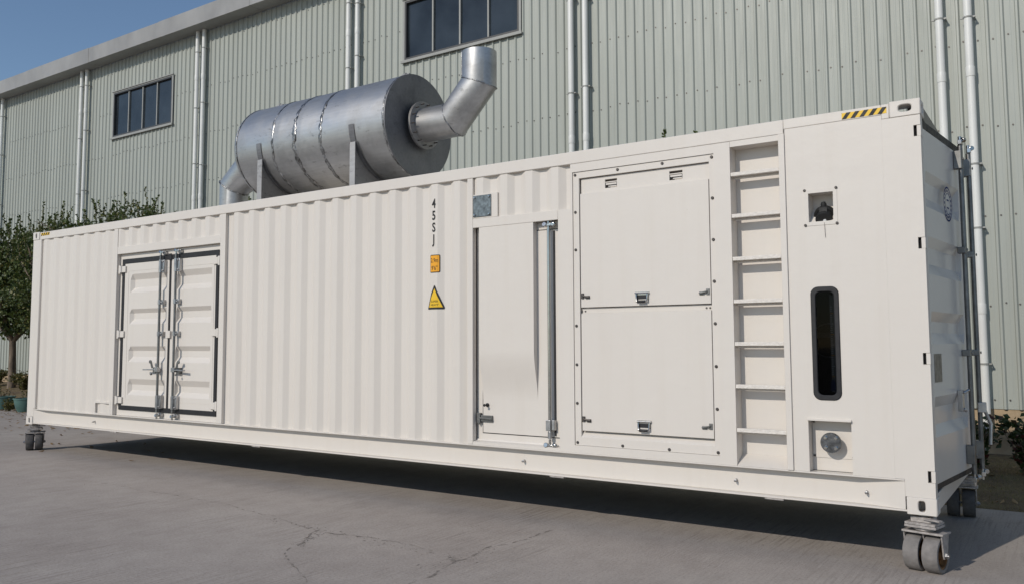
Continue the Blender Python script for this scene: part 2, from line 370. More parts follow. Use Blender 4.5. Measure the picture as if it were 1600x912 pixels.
for i in range(900):
    if i < 620: x = rnd.uniform(-27, -13.5); y = verge_y(x) + rnd.gauss(-.3, .7)
    elif i < 850: x = rnd.uniform(-13, 3); y = 2.8 + abs(rnd.gauss(0, 1.6))
    else: x = rnd.uniform(-18, -9); y = rnd.uniform(-.5, 3)
    if y > 6.8: continue
    t = (y - verge_y(x))/(7.03-verge_y(x)); z = (verge_z(x, t) if t > 0 else 0) + .012
    s = rnd.uniform(.03, .065); q = Euler((rnd.uniform(-.4, .4), rnd.uniform(-.4, .4), rnd.uniform(0, 6.3))).to_matrix()
    mb.add([Vector((x, y, z)) + q @ Vector(c) for c in ((-s, 0, .006), (0, -s*.45, 0), (s, 0, .008), (0, s*.45, 0))], [(0,1,2),(0,2,3)])
tag(obj('fallen_leaves', mb, DEAD, center=False, recalc=False), kind='stuff')
mb = MB()
for i in range(9000):
    x = rnd.uniform(-1.2, 1.6) if i < 6500 else rnd.uniform(-27, -14)
    y = verge_y(x) + .05 + rnd.random()*3.6
    t = (y - verge_y(x))/(7.03-verge_y(x)); z = verge_z(x, t) - .004
    hgt = rnd.uniform(.012, .045); a = rnd.uniform(0, 6.3); l_ = rnd.uniform(0, .04); w = .003
    mb.add([(x - w*math.sin(a), y + w*math.cos(a), z), (x + w*math.sin(a), y - w*math.cos(a), z), (x + l_*math.cos(a), y + l_*math.sin(a), z + hgt)], [(0,1,2)])
tag(obj('dry_grass', mb, GRASS, center=False, recalc=False), kind='stuff')

# ------------------------------------------------------------------ the shed behind
SY = 6.994
shed = empty('metal_shed', (-12, SY, 0), 'large pale green ribbed metal shed with downpipes, standing behind the container', 'shed')
WIN = [(-21.88, -19.02, 7.59, 8.93), (-10.74, -7.77, 7.66, 8.99)]
SX0, SX1, SZ0, SZ1, RIB = -40.0, 11.3, .675, 10.25, .18
def rib_pts(a, b):
    """fold points (x, y) of the ribbed sheet between a and b"""
    out = []; k = math.floor((a - .2)/RIB)
    while k*RIB < b + RIB:
        x = k*RIB
        out += [(x, SY), (x+.012, SY-.026), (x+.038, SY-.028), (x+.058, SY), (x+.103, SY), (x+.110, SY-.0014), (x+.126, SY-.0014), (x+.133, SY)]; k += 1
    def yat(x):
        for (xa, ya), (xb, yb) in zip(out[:-1], out[1:]):
            if xa <= x <= xb: return ya + (yb-ya)*(x-xa)/(xb-xa)
    return [(a, yat(a))] + [p for p in out if a + 1e-5 < p[0] < b - 1e-5] + [(b, yat(b))]
def sheet_rect(a, b, z0, z1, lift):
    mb = MB(); P = rib_pts(a, b); n = len(P)
    mb.add([(x, y - lift, z) for z in (z0, z1) for x, y in P], [(i, i+1, n+i+1, n+i) for i in range(n-1)])
    mb.add([(a, P[0][1] - lift, z0), (b, P[-1][1] - lift, z0), (b, P[-1][1] - lift + .04, z0), (a, P[0][1] - lift + .04, z0)], [(0,1,2,3)])
    obj('cladding_sheet', mb, CLAD, shed, recalc=False)
x = SX0; k = 0
while x < SX1 - .01:
    a, b = x, min(x + 5*RIB, SX1) ; lift = .0025*(k % 2); be = b + (.02 if k % 2 else 0)
    segs = [(a, be, SZ0, SZ1)]
    for w in WIN:
        new = []
        for (p, q, z0, z1) in segs:
            if q <= w[0] or p >= w[1]: new.append((p, q, z0, z1)); continue
            if p < w[0]: new.append((p, w[0], z0, z1))
            if q > w[1]: new.append((w[1], q, z0, z1))
            pp, qq = max(p, w[0]), min(q, w[1]); new += [(pp, qq, z0, w[2]), (pp, qq, w[3], z1)]
        segs = new
    for sg in segs: sheet_rect(*sg, lift)
    x += 5*RIB; k += 1
mb = MB()
zz = [.78, 2.1, 3.35, 4.6, 5.85, 7.1, 8.35, 9.55]
for z in zz:
    k = math.floor(-30/RIB)
    while k*RIB < 3:
        xs = k*RIB + .086; k += 1
        if rnd.random() < .07 or any(w[0]-.08 < xs < w[1]+.08 and w[2]-.1 < z < w[3]+.1 for w in WIN): continue
        z_ = z + rnd.uniform(-.03, .03); x_ = xs + rnd.uniform(-.012, .012)
        mb.lathe([(.013, 0), (.012, .007)], (x_, SY-.004, z_), (0,-1,0), 6)
tag(obj('cladding_screws', mb, DARKBOLT, shed), kind='stuff')
mb = MB(); mb.box(SX0, SX1, SY+.05, SY+.25, 0, 10.2); obj('rear_wall_lining', mb, DARKIN, shed)
mb = MB(); mb.box(SX0, SX1, SY+.012, SY+.045, -.05, .70); obj('plinth', mb, PLINTH, shed)
mb = MB(); mb.prism([(SY+.06, 10.22), (SY+.06, 10.10), (SY+14, 11.6), (SY+14, 11.72)], 'x', SX0, SX1); obj('roof', mb, GUTTER, shed)
for gx_ in (SX0, SX1-.2): mb = MB(); mb.box(gx_, gx_+.2, SY+.26, SY+14, 0, 10.2); obj('gable_wall', mb, CLAD, shed)
# the box gutter, in lengths butted together
gx = [SX0] + [-36, -33, -29.6, -26.2, -22.6, -19.1, -15.4, -11.5, -7.6, -3.7, .2, 4.1, 8, SX1]
for i, (a, b) in enumerate(zip(gx[:-1], gx[1:])):
    mb = MB(); e = .0 if i % 2 else .006
    mb.prism([(6.52-e, 9.86-e), (6.52-e, 10.29+e), (6.55, 10.29+e), (6.56, 9.90), (6.955, 9.90), (6.955, 9.86-e)], 'x', a, b + (.05 if i % 2 == 0 else 0))
    obj('gutter_length', mb, GUTTER, shed)
def downpipe(x, seed):
    r = random.Random(seed); y = SY - .115; mb = MB(); mb.lathe([(.055, .35 if x > -3 else .5), (.055, 9.86)], (x, y, 0), (0,0,1), 16)
    for z in (2.05 + r.uniform(-.1, .1), 5.35 + r.uniform(-.1, .1), 8.6):
        mb.lathe([(.060, z-.07), (.0615, z-.06), (.0615, z+.06), (.060, z+.07)], (x, y, 0), (0,0,1), 16)
    p = obj('downpipe', mb, PVC, shed, smooth=40)
    for z in (1.25, 3.25, 4.18, 6.2, 7.9, 9.3):
        z_ = z + r.uniform(-.12, .12); c = MB(); c.lathe([(.0575, z_-.012), (.064, z_-.011), (.064, z_+.011), (.0575, z_+.012)], (x, y, 0), (0,0,1), 14)
        c.box(x-.095, x-.06, y-.012, y+.012, z_-.011, z_+.011); c.box(x+.06, x+.095, y-.012, y+.012, z_-.011, z_+.011)
        c.box(x+.075, x+.09, y+.012, SY-.004, z_-.011, z_+.011)
        obj('pipe_clip', c, TRIM, p)
for i, px in enumerate([-33.9, -33.65, -28.42, -23.50, -23.22, -17.85, -17.58, -12.33, -12.05, -6.60, -6.30, -.555, -.195, 5.1, 5.4]): downpipe(px, i)
for (x0, x1, z0, z1) in WIN:
    mb = MB(); f = .045
    mb.plate(x0-.03, x1+.03, z0-.03, z1+.03, SY-.050, SY-.028, [(x0+.02, x1-.02, z0+.02, z1-.02)])
    w = obj('window', mb, TRIM, shed, bevel=.003)
    mb = MB(); mb.box(x0-.06, x1+.06, SY-.085, SY-.051, z0-.055, z0-.005); obj('sill', mb, TRIM, w)
    mb = MB(); mb.box(x0-.05, x1+.05, SY-.075, SY-.051, z1+.01, z1+.035); obj('head_flashing', mb, TRIM, w)
    mb = MB(); mb.plate(x0+.021, x1-.021, z0+.021, z1-.021, SY-.045, SY+.045, [(x0+.06, x1-.06, z0+.06, z1-.06)]); obj('frame', mb, FRAME_SHADE, w)
    n = 4; pw = (x1-x0-.12)/n
    for i in range(n):
        a = x0+.06+i*pw; mb = MB(); mb.box(a+.002, a+pw-.002, SY+.02, SY+.03, z0+.062, z1-.062); pane = obj('pane', mb, PANE, w)
        pane.rotation_euler = (rnd.uniform(-.006, .006), 0, rnd.uniform(-.012, .012))
        if i: mb = MB(); mb.box(a-.018, a+.018, SY-.02, SY+.018, z0+.062, z1-.062); obj('mullion', mb, TRIM, w)

# ------------------------------------------------------------------ the container
H = .390; L = 12.217; W = 2.438; X0 = -L
box = empty('generator_container', (-L/2, W/2, 0), 'long white container housing a generator, with doors, hatches and ladder, raised on castors', 'container')
def Z(z): return H + z
def cbox(x0, x1, y0, y1, z0, z1, name, mat=WHITE, parent=None, bevel=.004):
    mb = MB(); mb.box(x0, x1, y0, y1, Z(z0), Z(z1)); return obj(name, mb, mat, parent or box, bevel=bevel, smooth=30 if bevel else None)
# corrugation: crest, falling slope, trough, rising slope (0.278 m pitch); CX is the right end of a crest
CX, PT = -4.33, .278
def corr(x, y0=.010, d=.036):
    t = ((x - CX) % PT)
    if t < .068: return y0 + d*t/.068
    if t < .138: return y0 + d
    if t < .206: return y0 + d*(1-(t-.138)/.068)
    return y0
def folds(a, b):
    out = [a, b]; k = math.floor((a-CX)/PT)
    while CX + k*PT < b + PT:
        for o in (0, .068, .138, .206):
            x = CX + k*PT + o
            if a + .002 < x < b - .002: out.append(x)
        k += 1
    return sorted(out)
def corr_panel(a, b, z0, z1, name='corrugated_panel', d=.036):
    corr = lambda x: globals()['corr'](x, .010, d)
    mb = MB(); F = folds(a, b); n = len(F); r = 4
    # slightly rounded folds: each fold becomes two close points
    P = []
    for i, x in enumerate(F):
        if 0 < i < n-1: P += [(x-.006, corr(x-.006)), (x, corr(x)*.9 + (corr(x-.006)+corr(x+.006))*.05), (x+.006, corr(x+.006))]
        else: P.append((x, corr(x)))
    zs = [Z(z0) + (Z(z1)-Z(z0))*k/r for k in range(r+1)]; m = len(P)
    mb.add([(x, y, z) for z in zs for x, y in P], [(j*m+i, j*m+i+1, (j+1)*m+i+1, (j+1)*m+i) for i in range(m-1) for j in range(r)])
    o = obj(name, mb, WHITE, box, smooth=180, recalc=False); return o
corr_panel(X0+.232, -10.02, .222, 2.79, d=.021)
corr_panel(-9.93, -7.71, 2.50, 2.79)
corr_panel(-7.61, -3.951, .222, 2.79)
corr_panel(-3.885, -2.81, 2.37, 2.79)
# rails
TR = 2.777
mb = MB(); mb.box(X0+.19, -.94, 0, .075, Z(TR), Z(2.889)); mb.box(-.94, -.25, 0, .075, Z(2.812), Z(2.889)); mb.box(-.25, -.196, 0, .075, Z(2.7805), Z(2.889))
obj('top_rail', mb, WHITE, box, bevel=.006, smooth=30)
mb = MB(); mb.box(X0+.19, -.19, W-.075, W, Z(TR), Z(2.889)); obj('top_rail', mb, WHITE, box)
def bottom_rail(y, s):
    mb = MB(); a, b = X0+.192, -.189; w = .10*s
    mb.box(a, b, min(y-.004*s, y+w), max(y-.004*s, y+w), Z(.224), Z(.235))                      # top flange
    mb.box(a-.01, b+.01, min(y, y+w), max(y, y+w), Z(.016), Z(.028))
    # web, coming forward to the face at both ends
    pts = [(a, y+.001*s), (a+.30, y+w*.72), (b-.30, y+w*.72), (b, y+.001*s)]
    vs = [(px, py, z) for px, py in pts for z in (Z(.0285), Z(.2235))] + [(px, py + .008*s, z) for px, py in pts for z in (Z(.0285), Z(.2235))]
    fs = [(2*i, 2*i+2, 2*i+3, 2*i+1) for i in range(3)] + [(8+2*i, 8+2*i+1, 8+2*i+3, 8+2*i+2) for i in range(3)] + [(0,1,9,8), (6,14,15,7)]
    fs += [(2*i, 8+2*i, 8+2*i+2, 2*i+2) for i in range(3)] + [(2*i+1, 2*i+3, 8+2*i+3, 8+2*i+1) for i in range(3)]
    mb.add(vs, fs); return obj('bottom_rail', mb, WHITE, box, bevel=.002, smooth=30)
br = bottom_rail(0, 1); bottom_rail(W, -1)
for x in (-10.464, -3.353, -1.394, -.446):
    mb = MB(); y = .075 if x < -.5 else .066
    mb.lathe([(.011, 0), (.011, .035), (.006, .037), (.006, .05)], (x, y, Z(.118)), (0,-1,-.15), 10); obj('earth_stud', mb, ZINC, br)
for x in (-6.986, -2.978, -1.088, -9.9):
    mb = MB(); mb.box(x-.07, x+.07, .003, .05, Z(.004), Z(.0155)); obj('rail_pad', mb, GREYPL, br)
# body that closes the box
mb = MB(); mb.box(X0+.06, -.06, .20, W-.06, Z(2.80), Z(2.84)); obj('roof_panel', mb, WHITE, box)
mb = MB(); mb.box(X0+.06, -.06, .076, .199, Z(2.78), Z(2.83)); obj('roof_edge', mb, WHITE, box)
mb = MB(); mb.box(X0+.11, -.11, .10, W-.11, Z(.10), Z(.15)); obj('floor', mb, UNDER, box)
for i in range(30):
    x = X0 + .5 + i*.39; mb = MB(); mb.box(x, x+.05, .11, W-.11, Z(.03), Z(.099)); obj('cross_member', mb, UNDER, box)
mb = MB(); mb.box(X0+.03, -.03, W-.06, W-.03, Z(.236), Z(2.776)); obj('rear_wall', mb, WHITE, box)
mb = MB(); mb.box(X0+.03, X0+.07, .08, W-.08, Z(.20), Z(2.80)); obj('end_wall', mb, WHITE, box)
mb = MB(); mb.plate(X0+.08, -.12, Z(.16), Z(2.776), .186, .198, [(-.9, -.48, Z(.2), Z(2.6))]); obj('inner_lining', mb, WHITE, box)
mb = MB(); mb.box(-.95, -.42, .30, .31, Z(.2), Z(2.6)); mb.box(-.955, -.95, .198, .31, Z(.2), Z(2.6)); mb.box(-.42, -.415, .198, .31, Z(.2), Z(2.6)); obj('dark_cavity', mb, DARKIN, box)
# corner castings with their oval holes
def oval(cx, cz, a, b, n=24):
    return [(cx + a*math.copysign(abs(math.cos(2*PI*k/n))**.62, math.cos(2*PI*k/n)), cz + b*math.copysign(abs(math.sin(2*PI*k/n))**.62, math.sin(2*PI*k/n))) for k in range(n)]
def rectring(x0, x1, z0, z1, n=24):
    cx, cz = (x0+x1)/2, (z0+z1)/2; out = []
    for k in range(n):
        c, s = math.cos(2*PI*k/n), math.sin(2*PI*k/n); f = 1/max(abs(c), abs(s)); out.append((cx + c*f*(x1-x0)/2, cz + s*f*(z1-z0)/2))
    return out
def casting(x0, x1, y0, y1, z0, z1, fy, fx, wide):
    mb = MB(); t = .028
    a, b = (.042, .026) if wide else (.022, .037)
    out = rectring(x0, x1, Z(z0), Z(z1)); cx, cz = (x0+x1)/2, (Z(z0)+Z(z1))/2
    mb.ringplate(out, oval(cx + (0 if wide else .0), cz, a, b), 'y', fy, fy + (t if fy < 1 else -t))
    ya, yb = sorted((fy + (t if fy < 1 else -t), y1 if fy < 1 else y0))
    oute = rectring(ya, yb, Z(z0), Z(z1)); mb.ringplate(oute, oval((ya+yb)/2, cz, .030, .028), 'x', fx, fx + (t if fx < -1 else -t))
    xa, xb = sorted((fx + (t if fx < -1 else -t), x0 if fx > -1 else x1))
    mb.box(xa, xb, ya, yb, Z(z1)-t, Z(z1)); mb.box(xa, xb, ya, yb, Z(z0), Z(z0)+t*.6)
    xi = x0 if fx > -1 else x1 - .02; mb.box(xi, xi+.02, ya, yb, Z(z0)+t*.6, Z(z1)-t)
    return obj('corner_casting', mb, WHITE, box, bevel=.007, smooth=35)
for fy in (-.006, W+.006):
    y0, y1 = (fy, .162) if fy < 1 else (W-.162, fy)
    for z0, z1, wd in ((0, .118, False), (2.781, 2.899, True)):
        casting(-.182 if not wd else -.195, .006, y0, y1, z0, z1, fy, .006, wd)
        casting(X0-.006, X0+.178, y0, y1, z0, z1, fy, X0-.006, wd and False)
# corner posts; the right front one is notched for the hinges
NZ = [2.667, 1.870, 1.069, .263]
cuts = [.119] + [v for z in sorted(NZ) for v in (z-.040, z+.040)] + [2.780]
mb2 = MB(); mb2.plate(-.249, 0, Z(.119), Z(2.780), 0, .10, [(-.044, .05, Z(z-.040), Z(z+.040)) for z in NZ] + [(-.26, -.188, Z(.10), Z(.237))])
post = obj('corner_post', mb2, WHITE, box)
for z in NZ:
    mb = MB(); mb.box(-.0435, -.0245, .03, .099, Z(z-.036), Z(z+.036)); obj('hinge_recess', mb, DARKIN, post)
    mb = MB(); mb.box(-.024, .003, .004, .085, Z(z-.0395), Z(z+.0395)); obj('hinge_blade', mb, WHITE, post, bevel=.003, smooth=40)
mb = MB(); mb.plate(X0, X0+.2315, Z(.119), Z(2.780), 0, .10, [(X0+.192, X0+.3, Z(.10), Z(.237))]); mb.box(X0+.186, X0+.234, .005, .098, Z(.24), Z(2.776)); obj('corner_post', mb, WHITE, box, bevel=.006, smooth=30)
mb = MB(); mb.box(X0, X0+.2, W-.10, W, Z(.119), Z(2.780)); obj('corner_post', mb, WHITE, box)
mb = MB(); mb.box(-.12, 0, W-.10, W, Z(.119), Z(2.780)); obj('corner_post', mb, WHITE, box)
mb = MB(); mb.box(-.10, -.005, .164, W-.164, Z(2.785), Z(2.885)); obj('end_header', mb, FRAME_SHADE, box, bevel=.005)  # near-black colour paints in the shade on this white header
mb = MB(); mb.box(-.12, -.004, .164, W-.164, Z(.01), Z(.135)); obj('end_sill', mb, WHITE, box, bevel=.005)
mb = MB(); mb.box(X0, X0+.08, .164, W-.164, Z(2.785), Z(2.885)); mb.box(X0, X0+.08, .164, W-.164, Z(.01), Z(.135)); obj('end_header', mb, WHITE, box)
# fork pocket in the left panel
mb = MB(); mb.plate(-10.385, -9.985, Z(.236), Z(.405), -.002, .012, [(-10.355, -10.015, Z(.25), Z(.385))]); mb.box(-10.36, -10.01, .10, .11, Z(.236), Z(.40))
mb.box(-10.385, -10.36, .012, .11, Z(.236), Z(.405)); mb.box(-10.01, -9.985, .012, .11, Z(.236), Z(.405)); mb.box(-10.36, -10.01, .012, .1, Z(.386), Z(.405))
pk = obj('cable_pocket', mb, WHITE, box)
for k in range(3):
    mb = MB(); mb.lathe([(.022, 0), (.022, .03), (.012, .034)], (-10.26 + .085*k, .10, Z(.335)), (0,-1,0), 10); obj('pocket_plug', mb, WHITE, pk, smooth=40)

# ---- double doors in the left part
cbox(-10.02, -9.932, .000, .06, .236, TR-.002, 'jamb_post')
cbox(-7.708, -7.612, .000, .06, .236, TR-.002, 'jamb_post')
cbox(-9.930, -7.710, .002, .055, 2.42, 2.522, 'door_header')
mb = MB(); mb.plate(-9.930, -7.710, Z(.236), Z(2.42), .056, .075, [(-9.845, -7.795, Z(.335), Z(2.325))]); fr_ = obj('door_frame', mb, WHITE, box, bevel=.003)
mb = MB(); mb.box(-9.845, -7.795, .110, .120, Z(.335), Z(2.325)); obj('frame_backing', mb, DARKIN, fr_)
GZ = [(2.135, 2.06, 1.955, 1.885), (1.665, 1.61, 1.53, 1.46), (1.165, 1.105, 1.025, .955), (.73, .655, .58, .515)]
def leaf_panel(x0, x1, z0, z1, px0, px1, tl, tr, yf, depth, thick=.03):
    """steel door leaf (front at y=0 side yf) with tapering horizontal grooves"""
    zs = [z0]; ds = [0]
    for (a, b, c, d) in GZ[::-1]: zs += [d, c, b, a]; ds += [0, depth, depth, 0]
    zs.append(z1); ds.append(0)
    xs = [x0, px0, px0+tl, px1-tr, px1, x1]; act = [0, 0, 1, 1, 0, 0]
    vs = [(x, yf + (d*a), Z(z)) for z, d in zip(zs, ds) for x, a in zip(xs, act)]
    n = len(xs); fs = [(j*n+i, j*n+i+1, (j+1)*n+i+1, (j+1)*n+i) for i in range(n-1) for j in range(len(zs)-1)]
    mb = MB(); mb.add(vs, fs)
    e = thick; mb.box(x0, x0+.008, yf+.0005, yf+e, Z(z0), Z(z1)); mb.box(x1-.008, x1, yf+.0005, yf+e, Z(z0), Z(z1)); mb.box(x0+.008, x1-.008, yf+.0005, yf+e, Z(z0), Z(z0)+.008); mb.box(x0+.008, x1-.008, yf+.0005, yf+e, Z(z1)-.008, Z(z1))
    # a rolled edge round the grooved field
    mb.plate(px0-.05, px1+.05, Z(.455), Z(2.185), yf-.003, yf-.0003, [(px0-.045, px1+.045, Z(.46), Z(2.18))])
    return mb
def rodset(parent, x, y, z0, z1, side, brackets, hz):
    """locking rod with cams, keepers, guides and a handle; side = +1 when the handle points to +x"""
    mb = MB(); mb.lathe([(.016, Z(z0+.03)), (.016, Z(z1-.03))], (x, y, 0), (0,0,1), 14); obj('lock_rod', mb, ZINCD, parent, smooth=40)
    for z, s in ((z1, 1), (z0, -1)):
        mb = MB(); mb.lathe([(.012, 0), (.012, .07)], (x, y, Z(z)-.05), (0,0,1), 10); mb.bar((x-.03, y+.006, Z(z)+.004*s), (x+.035, y+.010, Z(z)+.012*s), .026, .022)
        mb.lathe([(.020, 0), (.020, .02)], (x-.022, y+.012, Z(z)+.012*s), (0,-1,.3), 8); obj('rod_cam', mb, CHROME, parent, bevel=.003, smooth=40)
        mb = MB(); mb.box(x+.022, x+.068, y+.012, y+.055, Z(z)-.022, Z(z)+.022); mb.lathe([(.019, 0), (.019, .02)], (x+.045, y+.012, Z(z)+.008), (0,-1,0), 8); obj('cam_keeper', mb, ZINC, parent, bevel=.004, smooth=40)
    for z, tall in brackets:
        hh = .085 if tall else .03; mb = MB()
        mb.lathe([(.0235, Z(z-hh)), (.0235, Z(z+hh))], (x, y, 0), (0,0,1), 10); mb.box(x+.022, x+.068, y+.004, y+.05, Z(z-hh), Z(z+hh))
        for dz in ((-hh*.7, hh*.7) if tall else (0,)):
            mb.lathe([(.011, 0), (.011, .014), (.006, .02)], (x+.048, y+.004, Z(z)+dz), (0,-1,0), 8)
        obj('rod_bracket', mb, ZINC, parent, bevel=.003, smooth=40)
    if hz is None: return
    s = side; mb = MB()
    mb.box(min(x-.02*s, x+.05*s), max(x-.02*s, x+.05*s), y-.026, y+.026, Z(hz-.028), Z(hz+.028))
    mb.bar((x+.03*s, y-.012, Z(hz)), (x+.27*s, y-.03, Z(hz-.004)), .03, .016); obj('lock_handle', mb, ZINC, parent, bevel=.003)
    mb = MB(); mb.box(x+.085*s-.03, x+.085*s+.03, y+.002, y+.052, Z(hz-.05), Z(hz+.028)); mb.bar((x+.09*s, y-.02, Z(hz+.02)), (x+.12*s, y-.022, Z(hz+.10)), .028, .014)
    mb.lathe([(.022, 0), (.022, .018)], (x+.135*s, y-.012, Z(hz+.10)), (0,-1,0), 10); mb.lathe([(.014, 0), (.014, .02)], (x+.10*s, y-.02, Z(hz-.06)), (0,-1,0), 8); obj('handle_catch', mb, ZINCD, parent, bevel=.003)
for lx0, lx1, p0, p1, tl, tr, rx, sd_, hx in ((-9.800, -8.790, -9.665, -8.835, .045, .015, -8.915, -1, -9.815), (-8.745, -7.835, -8.625, -7.915, .015, .004, -8.585, 1, -7.825)):
    d = obj('cargo_door', leaf_panel(lx0, lx1, .37, 2.285, p0, p1, tl, tr, .046, .042), WHITE, box, recalc=True)
    rodset(d, rx, -.004, .285, 2.375, sd_, ((2.20, True), (.45, True), (1.735, False), (1.325, False)), .865)
    for z in (2.21, 1.33, .44):
        mb = MB(); o_ = -1 if sd_ < 0 else 1
        mb.box(min(hx-.05*o_, hx+.075*o_), max(hx-.05*o_, hx+.075*o_), .024, .045, Z(z-.042), Z(z+.042)); mb.lathe([(.019, Z(z-.044)), (.019, Z(z+.044))], (hx+.05*o_, .026, 0), (0,0,1), 10)
        mb.box(min(hx+.06*o_, hx+.095*o_), max(hx+.06*o_, hx+.095*o_), .012, .055, Z(z-.060), Z(z+.055)); obj('hinge', mb, WHITE, d, bevel=.004, smooth=40)
mb = MB(); mb.plate(-9.862, -7.782, Z(.312), Z(2.348), .040, .0555, [(-9.802, -8.788, Z(.372), Z(2.283)), (-8.747, -7.833, Z(.372), Z(2.283))]); mb.box(-8.80, -8.735, .030, .0395, Z(2.275), Z(2.360))
obj('door_gasket', mb, RUBBER, box, bevel=.004)
cbox(-8.81, -8.715, .020, .039, 1.27, 1.365, 'meeting_clip', bevel=.005)

# ---- service door with its hood
cbox(-3.951, -3.888, .000, .06, .236, TR-.002, 'jamb_post', bevel=.003)
cbox(-3.886, -2.941, .000, .050, 2.290, 2.377, 'service_door_header', bevel=.003)
mb = MB(); mb.box(-3.888, -2.940, .078, .090, Z(.236), Z(2.29)); mb.prism([(.078, Z(.236)), (.003, Z(.236)), (.003, Z(.262)), (.060, Z(.272)), (.066, Z(.285)), (.078, Z(.285))], 'x', -3.887, -2.941); obj('service_door_frame', mb, WHITE, box)
mb = MB(); mb.box(-3.815, -2.968, .070, .076, Z(.346), Z(2.215)); sdoor = obj('service_door', mb, WHITE, box, bevel=.002)
mb = MB(); mb.plate(-3.824, -2.960, Z(.338), Z(2.223), .0755, .0775, [(-3.814, -2.969, Z(.347), Z(2.214))]); obj('door_seal', mb, RUBBER, sdoor)
mb = MB(); ez = [(.004 + .0656*(3*t*t - 2*t**3), Z(1.12 - .46*t)) for t in [k/18 for k in range(19)]]
mb.prism([(.0699, Z(2.289)), (.004, Z(2.289))] + ez, 'x', -3.815, -3.205); obj('air_hood', mb, WHITE, sdoor, smooth=30)
rx = -3.058; y_ = .030
mb = MB(); mb.lathe([(.0145, Z(.36)), (.0145, Z(2.225))], (rx, y_, 0), (0,0,1), 16); obj('lock_rod', mb, CHROME, sdoor, smooth=40)
mb = MB(); mb.box(rx+.030, rx+.046, .060, .0695, Z(.36), Z(2.205)); obj('rod_gasket', mb, RUBBER, sdoor)
for z, s in ((2.255, 1), (.275, -1)):
    mb = MB(); mb.lathe([(.012, 0), (.012, .09)], (rx, y_, Z(z)-.035 + (0 if s > 0 else 0)), (0,0,1), 10); mb.bar((rx-.035, y_-.006, Z(z)-.004), (rx+.05, y_, Z(z)+.004*s), .030, .026)
    mb.lathe([(.023, 0), (.023, .03)], (rx-.03, y_, Z(z)), (0,-1,.2), 10); mb.lathe([(.024, 0), (.026, .02), (.018, .03)], (rx+.055, y_+.005, Z(z)), (0,-1,0), 10); obj('rod_cam', mb, CHROME, sdoor, bevel=.004, smooth=40)
mb = MB(); mb.box(rx-.032, rx+.016, .010, .060, Z(.405), Z(.50)); mb.box(rx+.020, rx+.052, .022, .069, Z(.41), Z(.50)); mb.lathe([(.02, Z(.335)), (.02, Z(.40))], (rx, y_, 0), (0,0,1), 10); obj('rod_bracket', mb, ZINC, sdoor, bevel=.004)
for z, s in ((.478, 1),):
    mb = MB(); mb.box(-3.872, -3.832, .040, .0775, Z(z-.045), Z(z+.05)); mb.box(-3.83, -3.70, .050, .069, Z(z-.030), Z(z+.030)); mb.bar((-3.84, .042, Z(z+.004)), (-3.70, .040, Z(z-.002)), .020, .016)
    mb.lathe([(.009, 0), (.009, .05)], (-3.853, .045, Z(z-.058)), (0,0,1), 8); obj('toggle_latch', mb, ZINCD, sdoor, bevel=.003)
mb = MB(); mb.lathe([(.018, 0), (.018, .012), (.009, .02), (.009, .045), (.014, .055)], (-3.762, .069, Z(.605)), (0,-1,0), 12); obj('lock_knob', mb, BLACK, sdoor, smooth=40)
# small dark plate above it
mb = MB(); mb.box(-3.885, -3.600, .006, .050, Z(2.379), Z(2.612)); sp = obj('plate_box', mb, WHITE, box, bevel=.003)
mb = MB(); mb.box(-3.879, -3.672, -.004, .0045, Z(2.392), Z(2.600)); obj('blank_plate', mb, PLATEDK, sp, bevel=.003)
for x in (-3.862, -3.692):
    for z in (2.412, 2.580):
        mb = MB(); mb.lathe([(.013, 0), (.013, .008), (.008, .012)], (x, -.004, Z(z)), (0,-1,0), 8); obj('screw', mb, CHROME, sp, smooth=40)

# ---- flat section with the two hatches
FX0, FX1, FZ0, FZ1 = -2.790, -1.495, .300, 2.700
mb = MB()
mb.plate(-2.939, -1.362, Z(.236), Z(2.3765), 0, .05, [(FX0, FX1, Z(FZ0), Z(2.3765))])
mb.plate(-2.809, -1.362, Z(2.3765), Z(TR-.002), 0, .05, [(FX0, FX1, Z(2.3765), Z(FZ1))])
obj('side_plate', mb, WHITE, box)
IX0, IX1, IZ0, IZ1 = -2.728, -1.538, .375, 2.640
mb = MB(); mb.plate(FX0+.0015, FX1-.0015, Z(FZ0)+.0015, Z(FZ1)-.0015, .010, .04, [(IX0, IX1, Z(IZ0), Z(IZ1))]); hf = obj('hatch_frame', mb, WHITE, box, bevel=.002)
mb = MB(); mb.box(IX0-.02, IX1+.02, .110, .118, Z(IZ0-.02), Z(IZ1+.02)); mb.prism([(.012, Z(IZ0)), (.060, Z(IZ0)), (.060, Z(IZ0+.052)), ], 'x', IX0, IX1); obj('hatch_backing', mb, WHITE, hf)
bz = [2.674, 2.34, 2.004, 1.67, 1.336, .997, .662, .324]
src = None
spots = [(-2.765, z) for z in bz if abs(z-1.67) > .01] + [(-1.513, z) for z in bz] + [(-2.348, 2.674), (-1.937, 2.676), (-2.336, .322), (-1.92, .320)]
for x, z in spots:
    if src is None:
        mb = MB(); mb.lathe([(.0125, 0), (.0125, .006), (.008, .010)], (x, .010, Z(z)), (0,-1,0), 10); src = obj('frame_bolt', mb, DARKBOLT, hf, smooth=40); s0 = (x, z)
    else: copy_at(src, hf, (x-s0[0], 0, z-s0[1]))
